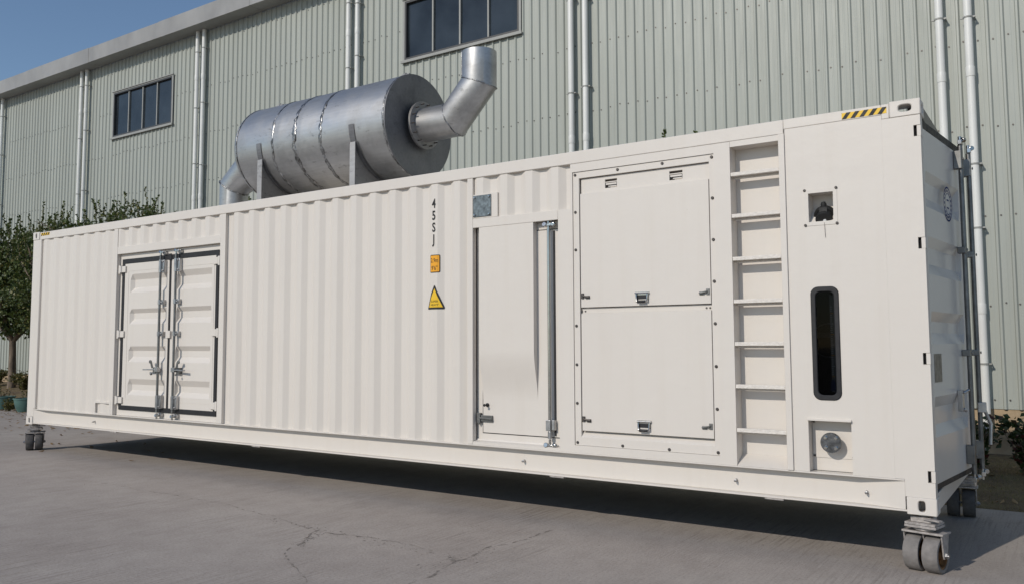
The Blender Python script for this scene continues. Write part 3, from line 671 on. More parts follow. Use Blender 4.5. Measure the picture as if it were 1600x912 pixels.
def hatch(z0, z1, cut):
    mb = MB(); mb.box(IX0+.010, IX1-.006, .010, .030, Z(z0), Z(z1)); h = obj('hatch', mb, WHITE, box, bevel=.003)
    top = z1 + .135 if cut else z1 + .048
    hl = [(-2.482, -2.368, Z(z1+.03), Z(top-.03)), (-1.886, -1.772, Z(z1+.03), Z(top-.03))] if cut else []
    mb = MB(); mb.plate(IX0+.010, IX1-.006, Z(z1)+.0005, Z(top), .034, .046, hl); obj('hinge_strip', mb, WHITE, h, bevel=.002)
    for q in hl:
        mb = MB(); zc = (q[2]+q[3])/2
        mb.box(q[0]+.006, q[1]-.006, .038, .046, zc-.010, zc+.004); mb.box(q[0]+.03, q[1]-.006, .038, .046, zc-.028, zc-.02); mb.lathe([(.006, q[0]), (.006, q[1])], (0, .044, zc+.014), (1,0,0), 8); obj('hinge', mb, WHITE, h)
    if not cut:
        for x in (-2.719, -2.687, -1.590, -1.560):
            mb = MB(); mb.lathe([(.008, 0), (.008, .004)], (x, .034, Z(z1+.02)), (0,-1,0), 8); obj('rivet', mb, DARKBOLT, h)
    # folding handle
    hx, hz_ = -2.135, z0 + .078
    mb = MB(); mb.box(hx-.062, hx+.062, .003, .0095, Z(hz_+.012), Z(hz_+.038)); mb.box(hx-.058, hx-.044, .0, .0095, Z(hz_-.03), Z(hz_+.012)); mb.box(hx+.044, hx+.058, .0, .0095, Z(hz_-.03), Z(hz_+.012))
    mb.lathe([(.007, hx-.064), (.007, hx+.064)], (0, -.002, Z(hz_+.028)), (1,0,0), 8); mb.tube([(hx-.05, -.006, Z(hz_+.02)), (hx-.048, -.012, Z(hz_-.04)), (hx+.048, -.012, Z(hz_-.04)), (hx+.05, -.006, Z(hz_+.02))], .0065, 8); obj('folding_handle', mb, CHROME, h, smooth=40)
    mb = MB(); mb.box(hx-.045, hx+.045, .006, .0098, Z(hz_-.022), Z(hz_+.010)); mb.tube([(hx-.036, -.02, Z(hz_-.043)), (hx+.036, -.02, Z(hz_-.043))], .011, 10); obj('handle_grip', mb, RUBBER, h)
    for x, s in ((-2.70, 1), (-1.568, -1)):
        z = z0 + .098 - (0 if s > 0 else .004); mb = MB(); mb.box(min(x-.014*s, x+.012*s), max(x-.014*s, x+.012*s), .0, .0095, Z(z-.022), Z(z+.026)); mb.bar((x, -.004, Z(z+.004)), (x+.068*s, .001, Z(z-.010)), .026, .012); mb.box(min(x+.03*s, x+.07*s), max(x+.03*s, x+.07*s), .002, .0095, Z(z-.024), Z(z+.004))
        obj('toggle_latch', mb, ZINCD if s < 0 else DARKBOLT, h, bevel=.002)
    return h
hatch(1.495, 2.500, True); hatch(.428, 1.442, False)

# ---- recessed ladder
LX0, LX1 = -1.361, -.980
mb = MB(); y1 = .145
mb.box(LX0, LX1, y1, y1+.012, Z(.24), Z(2.745)); mb.box(LX0-.012, LX0-.0005, .0505, y1+.012, Z(.236), Z(2.76)); mb.box(LX1+.0005, LX1+.012, .003, y1+.012, Z(.236), Z(2.76)); mb.box(LX0, LX1, .002, y1, Z(2.732), Z(TR-.0005))
mb.prism([(.004, Z(.236)), (y1-.001, Z(.236)), (y1-.001, Z(.315)), (.004, Z(.240))], 'x', LX0+.001, LX1-.001)
lad = obj('ladder_recess', mb, WHITE, box)
def rung_mat():
    return paint('chipped_white_rung_paint', (.70, .655, .60), .55, .10, 30, .35, 55)
RUNG = rung_mat()
for z in (2.509, 2.177, 1.837, 1.504, 1.173, .844, .507):
    mb = MB(); mb.box(LX0+.002, LX1-.002, .000, .042, Z(z-.014), Z(z+.016)); mb.box(LX0+.002, LX1-.002, .058, .064, Z(z-.032), Z(z+.006)); mb.box(LX0+.002, LX1-.002, .0425, .064, Z(z+.006), Z(z+.014))
    obj('ladder_rung', mb, RUNG, lad, bevel=.003)
cbox(-.979, -.934, -.014, .03, .236, TR, 'ladder_stile', bevel=.003)

# ---- right end plate with socket box, sight window and fuel inlet
SB = (-.772, -.596, 2.078, 2.295); SWN = (-.772, -.585, .765, 1.590); FB = (-.822, -.524, .236, .612)
def stadium(x0, x1, z0, z1, r, n=6):
    out = []
    for cx, cz, a0 in ((x1-r, z1-r, 0), (x0+r, z1-r, 90), (x0+r, z0+r, 180), (x1-r, z0+r, 270)):
        for k in range(n): a = math.radians(a0 + 90*k/(n-1)); out.append((cx + r*math.cos(a), cz + r*math.sin(a)))
    return out
mb = MB(); mb.plate(-.933, -.2495, Z(.236), Z(2.811), .0008, .03, [(SB[0], SB[1], Z(SB[2]), Z(SB[3])), (SWN[0]+.02, SWN[1]-.02, Z(SWN[2]+.02), Z(SWN[3]-.02)), (FB[0], FB[1], Z(.236), Z(FB[3]))])
ep = obj('end_plate', mb, WHITE, box)
mb = MB(); mb.plate(-.802, -.568, Z(2.050), Z(2.325), -.003, .0010, [(SB[0], SB[1], Z(SB[2]), Z(SB[3]))]); mb.box(SB[0]-.006, SB[0]-.0005, .0305, .14, Z(SB[2]), Z(SB[3])); mb.box(SB[1]+.0005, SB[1]+.006, .0305, .14, Z(SB[2]), Z(SB[3]))
mb.box(SB[0]-.006, SB[1]+.006, .0305, .14, Z(SB[3])+.0005, Z(SB[3])+.006)
mb.prism([(.14, Z(SB[3]+.005)), (.145, Z(SB[3]+.005)), (.145, Z(2.200)), (.045, Z(SB[2]-.004)), (.0305, Z(SB[2]-.004)), (.0305, Z(SB[2])), (.14, Z(2.196))], 'x', SB[0]-.004, SB[1]+.004)
sb = obj('socket_box', mb, WHITE, box)
for x in (-.797, -.573):
    for z in (2.056, 2.320): mb = MB(); mb.lathe([(.0105, 0), (.0105, .006), (.006, .009)], (x, -.001, Z(z)), (0,-1,0), 8); obj('screw', mb, DARKBOLT, sb)
mb = MB(); ax = Vector((.05, -1, -.75)).normalized(); o3 = Vector((-.675, .088, Z(2.128)))
mb.lathe([(.080, -.02), (.080, .004), (.074, .012), (.060, .014), (.058, .05), (.063, .054), (.060, .066), (.036, .070)], o3, ax, 20)
mb.lathe([(.020, 0), (.022, .03), (.014, .05)], o3 + Vector((-.002, -.02, .055)), (0, -.3, 1), 12); mb.box(-.702, -.648, .03, .07, Z(2.150), Z(2.185))
obj('power_socket', mb, BLACK, sb, smooth=40)
mb = MB(); c_ = o3 + ax*.074; mb.add([c_ + Vector(p) for p in ((-.018, -.003, -.024), (.026, -.003, -.018), (.008, -.003, .028), (-.018, .006, -.024), (.026, .006, -.018), (.008, .006, .028))], [(0,1,2),(3,5,4),(0,3,4,1),(1,4,5,2),(2,5,3,0)]); obj('cap_tag', mb, ZINC, sb)
mb = MB(); mb.tube([tuple(c_ + Vector((.006, -.004, -.02))), (-.662, -.004, Z(2.065)), (-.660, -.0035, Z(2.03)), (-.657, -.0035, Z(1.955))], .0022, 6); obj('cap_cord', mb, GREYPL, sb)
# sight window
mb = MB(); mb.ringplate(stadium(SWN[0]-.006, SWN[1]+.006, Z(SWN[2]-.004), Z(SWN[3]+.004), .055), stadium(SWN[0]+.030, SWN[1]-.030, Z(SWN[2]+.034), Z(SWN[3]-.034), .035), 'y', -.008, .020); sw = obj('sight_window', mb, RUBBER, box, bevel=.006, smooth=40)
mb = MB(); mb.prism(stadium(SWN[0]+.026, SWN[1]-.026, Z(SWN[2]+.030), Z(SWN[3]-.030), .036), 'y', .004, .008); obj('sight_pane', mb, SIGHT, sw)
mb = MB(); mb.box(-.655, -.622, .040, .048, Z(.82), Z(1.53))
for k in range(58):
    pass
gs = obj('level_gauge', mb, paint('grey_gauge_strip', (.16, .165, .17), .5, .1, 8, 0), sw)
for k in range(34):
    mb = MB(); z = .93 + k*.0155; mb.box(-.652, -.652 + (.022 if k % 5 == 0 else .013), .0375, .0398, Z(z), Z(z+.005)); o = obj('gauge_tick', mb, PVC if k % 10 else ORANGE, sw)
mb = MB(); mb.box(-.662, -.628, .036, .0395, Z(.83), Z(.885)); mb.lathe([(.015, 0), (.015, .004)], (-.645, .0395, Z(.895)), (0,-1,0), 10); obj('gauge_cap', mb, BLUE, sw)
mb = MB(); mb.lathe([(.13, 0), (.13, .02), (.122, .02), (.122, 0)], (-.70, .20, Z(1.20)), (0,-1,0), 28, close=True); mb.box(-.9, -.5, .24, .25, Z(1.22), Z(1.26)); obj('tank_rim', mb, GUTTER, sw)
# fuel inlet
mb = MB(); fy = .112
mb.box(FB[0], FB[1], fy, fy+.01, Z(.237), Z(FB[3])); mb.box(FB[0]-.008, FB[0]-.0005, .0305, fy+.01, Z(.237), Z(FB[3])); mb.box(FB[1]+.0005, FB[1]+.008, .0305, fy+.01, Z(.237), Z(FB[3])); mb.box(FB[0]-.008, FB[1]+.008, .0305, fy+.01, Z(FB[3])+.0005, Z(FB[3])+.008)
fb = obj('fuel_box', mb, WHITE, box)
mb = MB(); mb.box(FB[0]-.004, FB[1]+.004, -.022, .0025, Z(FB[3]-.002), Z(FB[3])+.014); obj('drip_lip', mb, WHITE, fb, bevel=.002)
mb = MB(); mb.box(FB[0]+.002, FB[1]-.002, fy-.006, fy-.0005, Z(.332), Z(FB[3]-.006)); obj('inlet_panel', mb, WHITE, fb, bevel=.001)
for x in (FB[0]+.014, FB[1]-.014):
    for z in (.345, .595): mb = MB(); mb.lathe([(.009, 0), (.009, .005)], (x, fy-.006, Z(z)), (0,-1,0), 8); obj('screw', mb, DARKBOLT, fb)
mb = MB(); mb.lathe([(.045, 0), (.045, .07)], (-.672, fy-.006, Z(.452)), (0,-1,0), 20); obj('inlet_stub', mb, GREYPL, fb, smooth=40)
mb = MB(); mb.lathe([(.073, 0), (.074, .003), (.074, .015), (.072, .018)], (-.672, fy-.076, Z(.452)), (0,-1,0), 36); obj('blank_flange', mb, paint('blued_steel_flange', (.25, .265, .28), .16, .45, 30, .06, 30, metal=.97), fb, smooth=35)
for a in (45, 135, 225, 315):
    mb = MB(); a = math.radians(a); mb.lathe([(.0145, 0), (.0145, .010), (.010, .014)], (-.672 + .051*math.cos(a), fy-.094, Z(.452) + .051*math.sin(a)), (0,-1,0), 10); obj('flange_bolt', mb, CHROME, fb, smooth=40)

# ---- print and stickers
def text_mb(txt, size, x, z, yf, sx=1.0, spacing=1.0):
    cu = bpy.data.curves.new('text', 'FONT'); cu.body = txt; cu.size = size; cu.align_x = 'CENTER'; cu.space_character = spacing; cu.resolution_u = 3; cu.offset = size*.022 if size > .1 else 0
    o = bpy.data.objects.new('text', cu); C.objects.link(o); dg = bpy.context.evaluated_depsgraph_get(); me = o.evaluated_get(dg).to_mesh()
    bm = bmesh.new(); bm.from_mesh(me)
    for v in bm.verts: v.co.x = v.co.x*sx + x; v.co.z = v.co.y + z; v.co.y = 0
    for f in folds(-4.8, -4.0): bmesh.ops.bisect_plane(bm, geom=bm.verts[:]+bm.edges[:]+bm.faces[:], plane_co=(f, 0, 0), plane_no=(1,0,0))
    mb = MB(); bm.verts.index_update(); mb.add([(v.co.x, yf(v.co.x), v.co.z) for v in bm.verts], [tuple(v.index for v in f.verts) for f in bm.faces]); bm.free()
    bpy.data.objects.remove(o); bpy.data.curves.remove(cu); return mb
def sticker_mb(poly, off):
    bm = bmesh.new(); bm.faces.new([bm.verts.new((x, 0, Z(z))) for x, z in poly])
    for f in folds(-4.8, -4.0): bmesh.ops.bisect_plane(bm, geom=bm.verts[:]+bm.edges[:]+bm.faces[:], plane_co=(f, 0, 0), plane_no=(1,0,0))
    mb = MB(); bm.verts.index_update(); mb.add([(v.co.x, corr(v.co.x)-off, v.co.z) for v in bm.verts], [tuple(v.index for v in f.verts) for f in bm.faces]); bm.free(); return mb
for ch, z in (('4', 2.535), ('5', 2.415), ('S', 2.295), ('J', 2.177)):
    obj('letter', text_mb(ch, .128, -4.372, Z(z), lambda x: corr(x)-.0035, .72), BLACK, box, recalc=False)
def rounded(x0, x1, z0, z1, r): return stadium(x0, x1, z0, z1, r, 4)
st = obj('height_sticker', sticker_mb(rounded(-4.422, -4.300, 1.885, 2.062, .012), .003), BLACK, box, recalc=False)
obj('sticker_face', sticker_mb(rounded(-4.414, -4.308, 1.893, 2.054, .008), .0045), ORANGE, st, recalc=False)
obj('sticker_text', text_mb('2.9m', .062, -4.361, Z(1.985), lambda x: corr(x)-.006, .74), BLACK, st, recalc=False)
obj('sticker_text', text_mb("9'6\"", .062, -4.361, Z(1.908), lambda x: corr(x)-.006, .8), BLACK, st, recalc=False)
st = obj('warning_sticker', sticker_mb([(-4.467, 1.535), (-4.460, 1.524), (-4.262, 1.524), (-4.256, 1.537), (-4.352, 1.752), (-4.361, 1.760), (-4.370, 1.752)], .003), BLACK, box, recalc=False)
obj('sticker_face', sticker_mb([(-4.445, 1.544), (-4.276, 1.544), (-4.361, 1.728)], .0045), YELLOW, st, recalc=False)
obj('sticker_text', text_mb('SUPER', .030, -4.361, Z(1.592), lambda x: corr(x)-.006, 1.0, 1.05), BLACK, st, recalc=False)
obj('sticker_text', text_mb('HEAVY', .030, -4.361, Z(1.558), lambda x: corr(x)-.006, 1.0, 1.05), BLACK, st, recalc=False)
def hazard(x0, x1, z0, z1, y, n):
    mb = MB(); mb.box(x0, x1, y-.0015, y-.0003, Z(z0), Z(z1)); s = obj('hazard_sticker', mb, YELLOW, box); p = (x1-x0)/n
    for k in range(-1, n+1):
        poly = [(x0+k*p, z0), (x0+k*p+p*.5, z0), (x0+k*p+p*.5+p*.55, z1), (x0+k*p+p*.55, z1)]; out = []
        def clip(P, f, val, keep):
            R = []
            for a, b in zip(P, P[1:]+P[:1]):
                ia, ib = keep(a[0]), keep(b[0])
                if ia: R.append(a)
                if ia != ib: t = (val-a[0])/(b[0]-a[0]); R.append((val, a[1]+t*(b[1]-a[1])))
            return R
        poly = clip(poly, 0, x0, lambda v: v >= x0); poly = clip(poly, 0, x1, lambda v: v <= x1) if poly else poly
        if len(poly) < 3: continue
        mb = MB(); mb.prism([(a, Z(b)) for a, b in poly], 'y', y-.003, y-.0017); obj('stripe', mb, BLACK, s)
hazard(-.516, -.213, 2.822, 2.868, 0, 5); hazard(X0+.22, X0+.47, 2.832, 2.876, 0, 4)

# ---- end doors, slightly ajar
def end_leaf(hy, sgn, ang):
    """leaf in local coordinates: u along the leaf from its hinge, outwards = +x"""
    a = math.radians(ang); cu, su = math.cos(a), math.sin(a); hx = -.045
    def P(u, o, z): return (hx + su*u + cu*o, hy + sgn*(cu*u - su*o), z)
    wd = 1.135; mb = MB()
    G = [(2.40, 2.34, 2.22, 2.14), (1.93, 1.86, 1.74, 1.66), (1.40, 1.33, 1.25, 1.17), (.80, .72, .60, .52)]
    zs = [.205]; ds = [0]
    for q in G[::-1]: zs += [q[3], q[2], q[1], q[0]]; ds += [0, .036, .036, 0]
    zs.append(2.70); ds.append(0); us = [.005, .06, .085, wd-.09, wd-.06, wd]; act = [0, 0, 1, 1, 0, 0]; n = len(us)
    mb.add([P(u, .040 - d*k, Z(z)) for z, d in zip(zs, ds) for u, k in zip(us, act)], [(j*n+i, j*n+i+1, (j+1)*n+i+1, (j+1)*n+i) for i in range(n-1) for j in range(len(zs)-1)])
    def lb(m, u0, u1, o0, o1, z0, z1): m.add([P(u, o, Z(z)) for z in (z0, z1) for u, o in ((u0,o0),(u1,o0),(u1,o1),(u0,o1))], [(0,3,2,1),(4,5,6,7),(0,1,5,4),(1,2,6,5),(2,3,7,6),(3,0,4,7)])
    lb(mb, .005, wd, -.02, -.012, .205, 2.70); lb(mb, wd-.008, wd, -.0119, .0395, .206, 2.699); lb(mb, .0045, .010, -.0119, .0395, .206, 2.699); lb(mb, .006, wd-.009, -.0119, .0395, 2.69, 2.699)
    d = obj('end_door', mb, DOORWHITE, box)
    g = MB(); lb(g, .0, wd+.012, -.01, .040, 2.701, 2.76); lb(g, .0, wd+.012, -.01, .034, .16, .2045); lb(g, wd+.001, wd+.014, -.01, .028, .2045, 2.701); obj('door_gasket', g, RUBBER, d, bevel=.004)
    ru = wd - .150
    m = MB(); m.tube([P(ru, .085, Z(.17)), P(ru, .085, Z(2.74))], .018, 12); obj('lock_rod', m, ZINCD, d, smooth=40)
    for z in (2.76, .13):
        m = MB(); m.tube([P(ru, .085, Z(z-.05)), P(ru, .085, Z(z+.05))], .013, 10); lb(m, ru-.035, ru+.035, .075, .105, z-.018, z+.018); m.tube([P(ru-.01, .10, Z(z+.02)), P(ru+.02, .115, Z(z+.02))], .02, 8); obj('rod_cam', m, CHROME, d, bevel=.003, smooth=40)
    for z, t in ((2.62, .085), (1.90, .03), (1.10, .03), (.32, .085)):
        m = MB(); lb(m, ru-.040, ru+.020, .041, .100, z-t*.85, z+t*.85); m.tube([P(ru-.04, .108, Z(z)), P(ru-.04, .118, Z(z))], .012, 8); obj('rod_bracket', m, ZINCD, d, bevel=.006)
    return d, P, lb, ru
d, P, lb, ru = end_leaf(.060, 1, 6.2)
m = MB(); lb(m, ru-.24, ru-.18, .041, .075, .66, .82); m.tube([P(ru-.21, .075, Z(.80)), P(ru-.17, .10, Z(.82)), P(ru-.10, .09, Z(.815))], .010, 8); m.tube([P(ru-.21, .07, Z(.68)), P(ru-.18, .085, Z(.665))], .014, 8); obj('handle_catch', m, ZINC, d, bevel=.003)
def disc_pts(u, z, r, o, n=28): return [P(u + r*math.cos(2*PI*k/n), o, Z(z) + r*math.sin(2*PI*k/n)) for k in range(n)]
m = MB(); n = 28
for ro, ri in ((.135, .122), (.085, .078)):
    A, B = disc_pts(.70, 2.235, ro, .0425), disc_pts(.70, 2.235, ri, .0425); m.add(A+B, [(i, (i+1) % n, n+(i+1) % n, n+i) for i in range(n)])
for k in range(18):
    a = 2*PI*k/18; u, z = .70 + .103*math.cos(a), 2.235 + .103*math.sin(a); lb(m, u-.008, u+.008, .0415, .0425, z-.009, z+.009)
for dz in (-.03, .03): lb(m, .70-.03, .70+.03, .0415, .0425, 2.235+dz-.006, 2.235+dz+.006)
obj('round_emblem', m, BLUE, d, recalc=False)
m = MB(); lb(m, .10, .30, .0405, .043, .90, 1.10); obj('paper_label', m, BROWNLBL, d)
d2, P, lb, ru = end_leaf(W-.060, -1, 7.6)
m = MB(); lb(m, ru-.03, ru+.05, .07, .13, .62, .70); m.tube([P(ru, .11, Z(.66)), P(ru-.02, .16, Z(.52)), P(ru-.01, .15, Z(.36))], .014, 8); obj('lock_handle', m, ZINC, d2, bevel=.003)

# ---- castors
def make_castor(treadmat):
    root = bpy.data.objects.new('castor', None); C.objects.link(root); root.empty_display_size = .1; ORG[root.name] = Vector((0,0,0))
    R_ = .123
    for s in (-1, 1):
        c = .062*s
        mb = MB(); mb.lathe([(R_-.028, c-.050), (R_-.006, c-.050), (R_, c-.042), (R_+.0005, c), (R_, c+.042), (R_-.006, c+.050), (R_-.028, c+.050)], (0, 0, R_), (1,0,0), 40, close=True)
        w = obj('wheel', mb, treadmat, root, smooth=40)
        mb = MB(); mb.lathe([(R_-.029, c-.046), (R_-.029, c+.046), (R_-.040, c+.046), (R_-.046, c+.012), (.040, c+.010), (.034, c+.045), (.012, c+.045), (.012, c-.045), (.034, c-.045), (.040, c-.010), (R_-.046, c-.012), (R_-.040, c-.046)], (0, 0, R_), (1,0,0), 32, close=True)
        for k in range(6):
            a = PI/3*k; ca, sa = math.cos(a), math.sin(a); mb.bar((c+.018, .038*ca, R_+.038*sa), (c+.016, (R_-.044)*ca, R_+(R_-.044)*sa), .010, .02)
        obj('hub', mb, RUST, w, smooth=40)
    mb = MB(); mb.box(-.128, .140, -.075, .085, .262, .276)
    for s in (-1, 1):
        x0 = .121*s; pl = [(-.055, .262), (.075, .262), (.070, .215), (.036, .115), (.020, .100), (-.020, .100), (-.030, .120)]
        mb.prism(pl, 'x', x0 - .004*s, x0 + .006*s)
    mb.prism([(-.05, .262), (.05, .262), (.02, .20), (-.02, .20)], 'x', -.005, .005)
    obj('fork', mb, GREYPL, root, bevel=.003)
    mb = MB(); mb.lathe([(.011, -.150), (.011, .150)], (0, 0, R_), (1,0,0), 10)
    for s in (-1, 1): mb.lathe([(.021, .128*s), (.021, .142*s)], (0, 0, R_), (1,0,0), 6)
    obj('axle_bolt', mb, ZINC, root)
    mb = MB(); mb.lathe([(.055, .276), (.070, .282), (.070, .296), (.05, .302)], (0,0,0), (0,0,1), 24); mb.box(-.102, .102, -.092, .092, .302, .318); mb.box(-.100, .098, -.090, .090, .320, .336); obj('top_plate', mb, GREYPL, root, bevel=.002)
    mb = MB(); mb.box(-.070, .062, -.060, .060, .337, .372); mb.bar((.02, -.05, .362), (.135, -.085, .364), .04, .012); mb.lathe([(.035, .372), (.030, .389)], (0,0,0), (0,0,1), 12); obj('twist_lock', mb, GREYPL, root, bevel=.003)
    return root
def place(root, x, y, ang):
    root.parent = box; root.location = Vector((x, y, 0)) - ORG[box.name]; root.rotation_euler = (0, 0, math.radians(ang))
def dup(root):
    c = root.copy(); C.objects.link(c)
    for ch in root.children:
        k = ch.copy(); C.objects.link(k); k.parent = c
        for g in ch.children: q = g.copy(); C.objects.link(q); q.parent = k
    return c
front = make_castor(TYRE); dark = make_castor(TYREDK)
place(front, -.088, .088, -12); place(dark, X0+.09, .088, 60); place(dup(dark), -.088, W-.088, 4); place(dup(dark), X0+.09, W-.088, 10)

# ------------------------------------------------------------------ the silencer on the roof
MY, MZ, MR = W/2, 4.195, .626
MX0, MX1 = -8.37, -5.57
sil = empty('exhaust_silencer', ((MX0+MX1)/2, MY, Z(2.84)), 'big bare steel exhaust silencer with bent outlet pipe, lying on the container roof', 'silencer')
def wob(mb, cx, amp, seed):
    r = random.Random(seed); ph = [r.uniform(0, 6.3) for _ in range(4)]
    mb.v = [(x + amp*(math.sin(3*math.atan2(z-MZ, y-MY)+ph[0]) + .6*math.sin(7*math.atan2(z-MZ, y-MY)+ph[1])), y, z) for x, y, z in mb.v]; return mb
mb = MB(); mb.lathe([(.22, 0), (.48, .03), (.58, .075), (.618, .13), (MR, .20), (MR, .98), (MR+.001, 1.0), (MR, 1.02), (MR, 1.38), (MR+.001, 1.40), (MR, 1.42), (MR, 2.10), (MR, MX1-MX0-.012)], (MX0, MY, MZ), (1,0,0), 96)
obj('drum', mb, STEEL, sil, smooth=35)
mb = MB(); mb.lathe([(MR+.004, MX1-MX0-.012), (MR+.006, MX1-MX0-.006), (MR+.004, MX1-MX0+.004), (MR-.012, MX1-MX0+.004), (.20, MX1-MX0+.004)], (MX0, MY, MZ), (1,0,0), 96); obj('end_disc', mb, STEELDK, sil, smooth=30)
for k, (x, w) in enumerate(((-7.50, .020), (-7.08, .034), (-6.62, .024), (-5.595, .014), (-8.20, .008))):
    mb = MB(); mb.lathe([(MR-.002, -w), (MR+.004, -w*.6), (MR+.006, 0), (MR+.004, w*.6), (MR-.002, w)], (x, MY, MZ), (1,0,0), 96, close=True)
    r = random.Random(k); mb.v = [(x_ + r.uniform(-.012, .012)*(w/.016), y, z) for x_, y, z in mb.v]
    obj('weld_seam', wob(mb, x, .009 if k < 3 else .001, k), WELD, sil, smooth=180)
for x in (-8.06, -5.78):
    mb = MB(); mb.prism([(MY-.03, MZ+MR-.01), (MY+.03, MZ+MR-.01), (MY+.03, MZ+MR+.05), (MY+.015, MZ+MR+.08), (MY-.015, MZ+MR+.08), (MY-.03, MZ+MR+.05)], 'x', x-.006, x+.006)
    mb.box(x-.07, x+.07, MY-.05, MY+.05, MZ+MR-.006, MZ+MR+.006); mb.lathe([(.022, -.06), (.022, .06)], (x, MY, MZ+MR+.045), (1,0,0), 10)
    obj('lifting_lug', mb, STEELGR, sil, bevel=.002)
# saddles
for x in (-7.745, -6.09):
    n = 26; RR = MR + .008; yA, yB = MY-.607, MY+.607; zb = Z(2.842)
    arc = [(MY - RR*math.cos(PI*k/n*.76 + PI*.12), MZ - RR*math.sin(PI*k/n*.76 + PI*.12)) for k in range(n+1)]
    mb = MB(); lo = [(a, zb) for a, _ in arc]; vs = []; fs = []
    for xx in (x-.006, x+.006): vs += [(xx, a, b) for a, b in arc] + [(xx, a, b) for a, b in lo]
    m = n+1
    for i in range(n): fs += [(i, i+1, m+i+1, m+i), (2*m+i, 3*m+i, 3*m+i+1, 2*m+i+1), (i, 2*m+i, 2*m+i+1, i+1), (m+i, m+i+1, 3*m+i+1, 3*m+i)]
    fs += [(0, m, 3*m, 2*m), (n, 2*m+n, 3*m+n, m+n)]; mb.add(vs, fs); sd_ = obj('saddle', mb, STEELGR, sil)
    for y in (yA + .012, yB - .012): mb = MB(); mb.box(x-.043, x+.043, y-.012, y+.008, zb, MZ-.235); obj('saddle_post', mb, STEELGR, sd_, bevel=.002)
    mb = MB()
    for k in range(n): 
        (a0, b0), (a1, b1) = arc[k], arc[k+1]
        mb.add([(xx, a, b) for a, b in ((a0, b0), (a1, b1)) for xx in (x-.07, x+.07)], [(0,1,3,2)])
    obj('wear_strip', mb, STEELDK, sd_, recalc=False)
    mb = MB(); q = [(MY - RR*math.cos(t), MZ - RR*math.sin(t)) for t in (.04, .10, .16, .22, .28, .34, .40)]
    for (a0, b0), (a1, b1) in zip(q[:-1], q[1:]): mb.add([(xx, a, b) for a, b in ((a0, b0), (a1, b1)) for xx in (x-.043, x+.043)], [(0,1,3,2)])
    obj('saddle_tab', mb, STEELDK, sd_, recalc=False)
    for y in (MY-.36, MY+.36): mb = MB(); mb.box(x+.007, x+.06, y-.005, y+.005, zb, zb+.22); obj('gusset', mb, STEELGR, sd_)
# outlet
def flange(x, s, r0, r1):
    mb = MB(); mb.lathe([(r0, 0), (r1, 0), (r1, .012), (r0, .012)], (x, MY, MZ), (1,0,0), 48, close=True); mb.lathe([(r0, .017), (r1, .017), (r1, .029), (r0, .029)], (x, MY, MZ), (1,0,0), 48, close=True)
    return obj('outlet_flange', mb, STEELGR, sil, smooth=30)
fl = flange(-5.500, 1, .202, .288)
mb = MB(); mb.lathe([(.203, -.05), (.203, .0)], (-5.500, MY, MZ), (1,0,0), 48); obj('outlet_neck', mb, STEELDK, sil, smooth=40)
b0 = None
for k in range(14):
    a = 2*PI*k/14 + .1; y, z = MY + .252*math.cos(a), MZ + .252*math.sin(a)
    if b0 is None: mb = MB(); mb.lathe([(.015, -.055), (.015, -.029), (.008, -.029), (.008, .02)], (-5.445, y, z), (1,0,0), 8); b0 = obj('flange_bolt', mb, DARKBOLT, fl); p0 = (y, z)
    else: copy_at(b0, fl, (0, y-p0[0], z-p0[1]))
PR = .202; A, B, Ct, D = Vector((-5.478, MY, MZ)), Vector((-5.035, MY, MZ)), Vector((-4.672, MY, MZ+.375)), Vector((-4.672, MY, MZ+.735))
mb = MB(); mb.tube([A, B, Ct, D], PR, 48, caps=False); mb.tube([D, Ct + Vector((0,0,.06))], PR-.006, 48, caps=False)
n0 = len(mb.v); mb.add([D + Vector((math.cos(2*PI*k/48), math.sin(2*PI*k/48), 0))*r_ for r_ in (PR, PR-.006) for k in range(48)], [(k, (k+1) % 48, 48+(k+1) % 48, 48+k) for k in range(48)])
op = obj('outlet_pipe', mb, STEEL, sil, smooth=30, recalc=False)
def seam(p, d0, d1, rad, seed, w=.010):
    t = (d0.normalized() + d1.normalized()).normalized(); d0 = d0.normalized(); u = d0.cross(Vector((0,1,0))).normalized(); v = Vector((0,1,0)); r = random.Random(seed); pts = []
    for k in range(40):
        a = 2*PI*k/40; o = (u*math.cos(a) + v*math.sin(a))*rad; o = o - d0*(o.dot(t)/d0.dot(t)); pts.append(p + o*(1+r.uniform(-.004, .006)) + d0*r.uniform(-.006, .006))
    mb = MB(); mb.tube(pts + [pts[0]], [w*r.uniform(.45, 1.1) for _ in range(41)], 6, caps=False); return mb
obj('weld_seam', seam(B, B-A, Ct-B, PR, 1), WELD, op, smooth=180)
obj('weld_seam', seam(Ct, Ct-B, D-Ct, PR, 2), WELD, op, smooth=180)
mb = MB(); r = random.Random(5); xs, ys = Ct.x - PR*.80, MY - PR*.60; mb.tube([(xs, ys, MZ+.36 + k*.045) for k in range(10)], [.008*r.uniform(.5, 1.1) for _ in range(10)], 6); obj('weld_seam', mb, WELD, op, smooth=180)
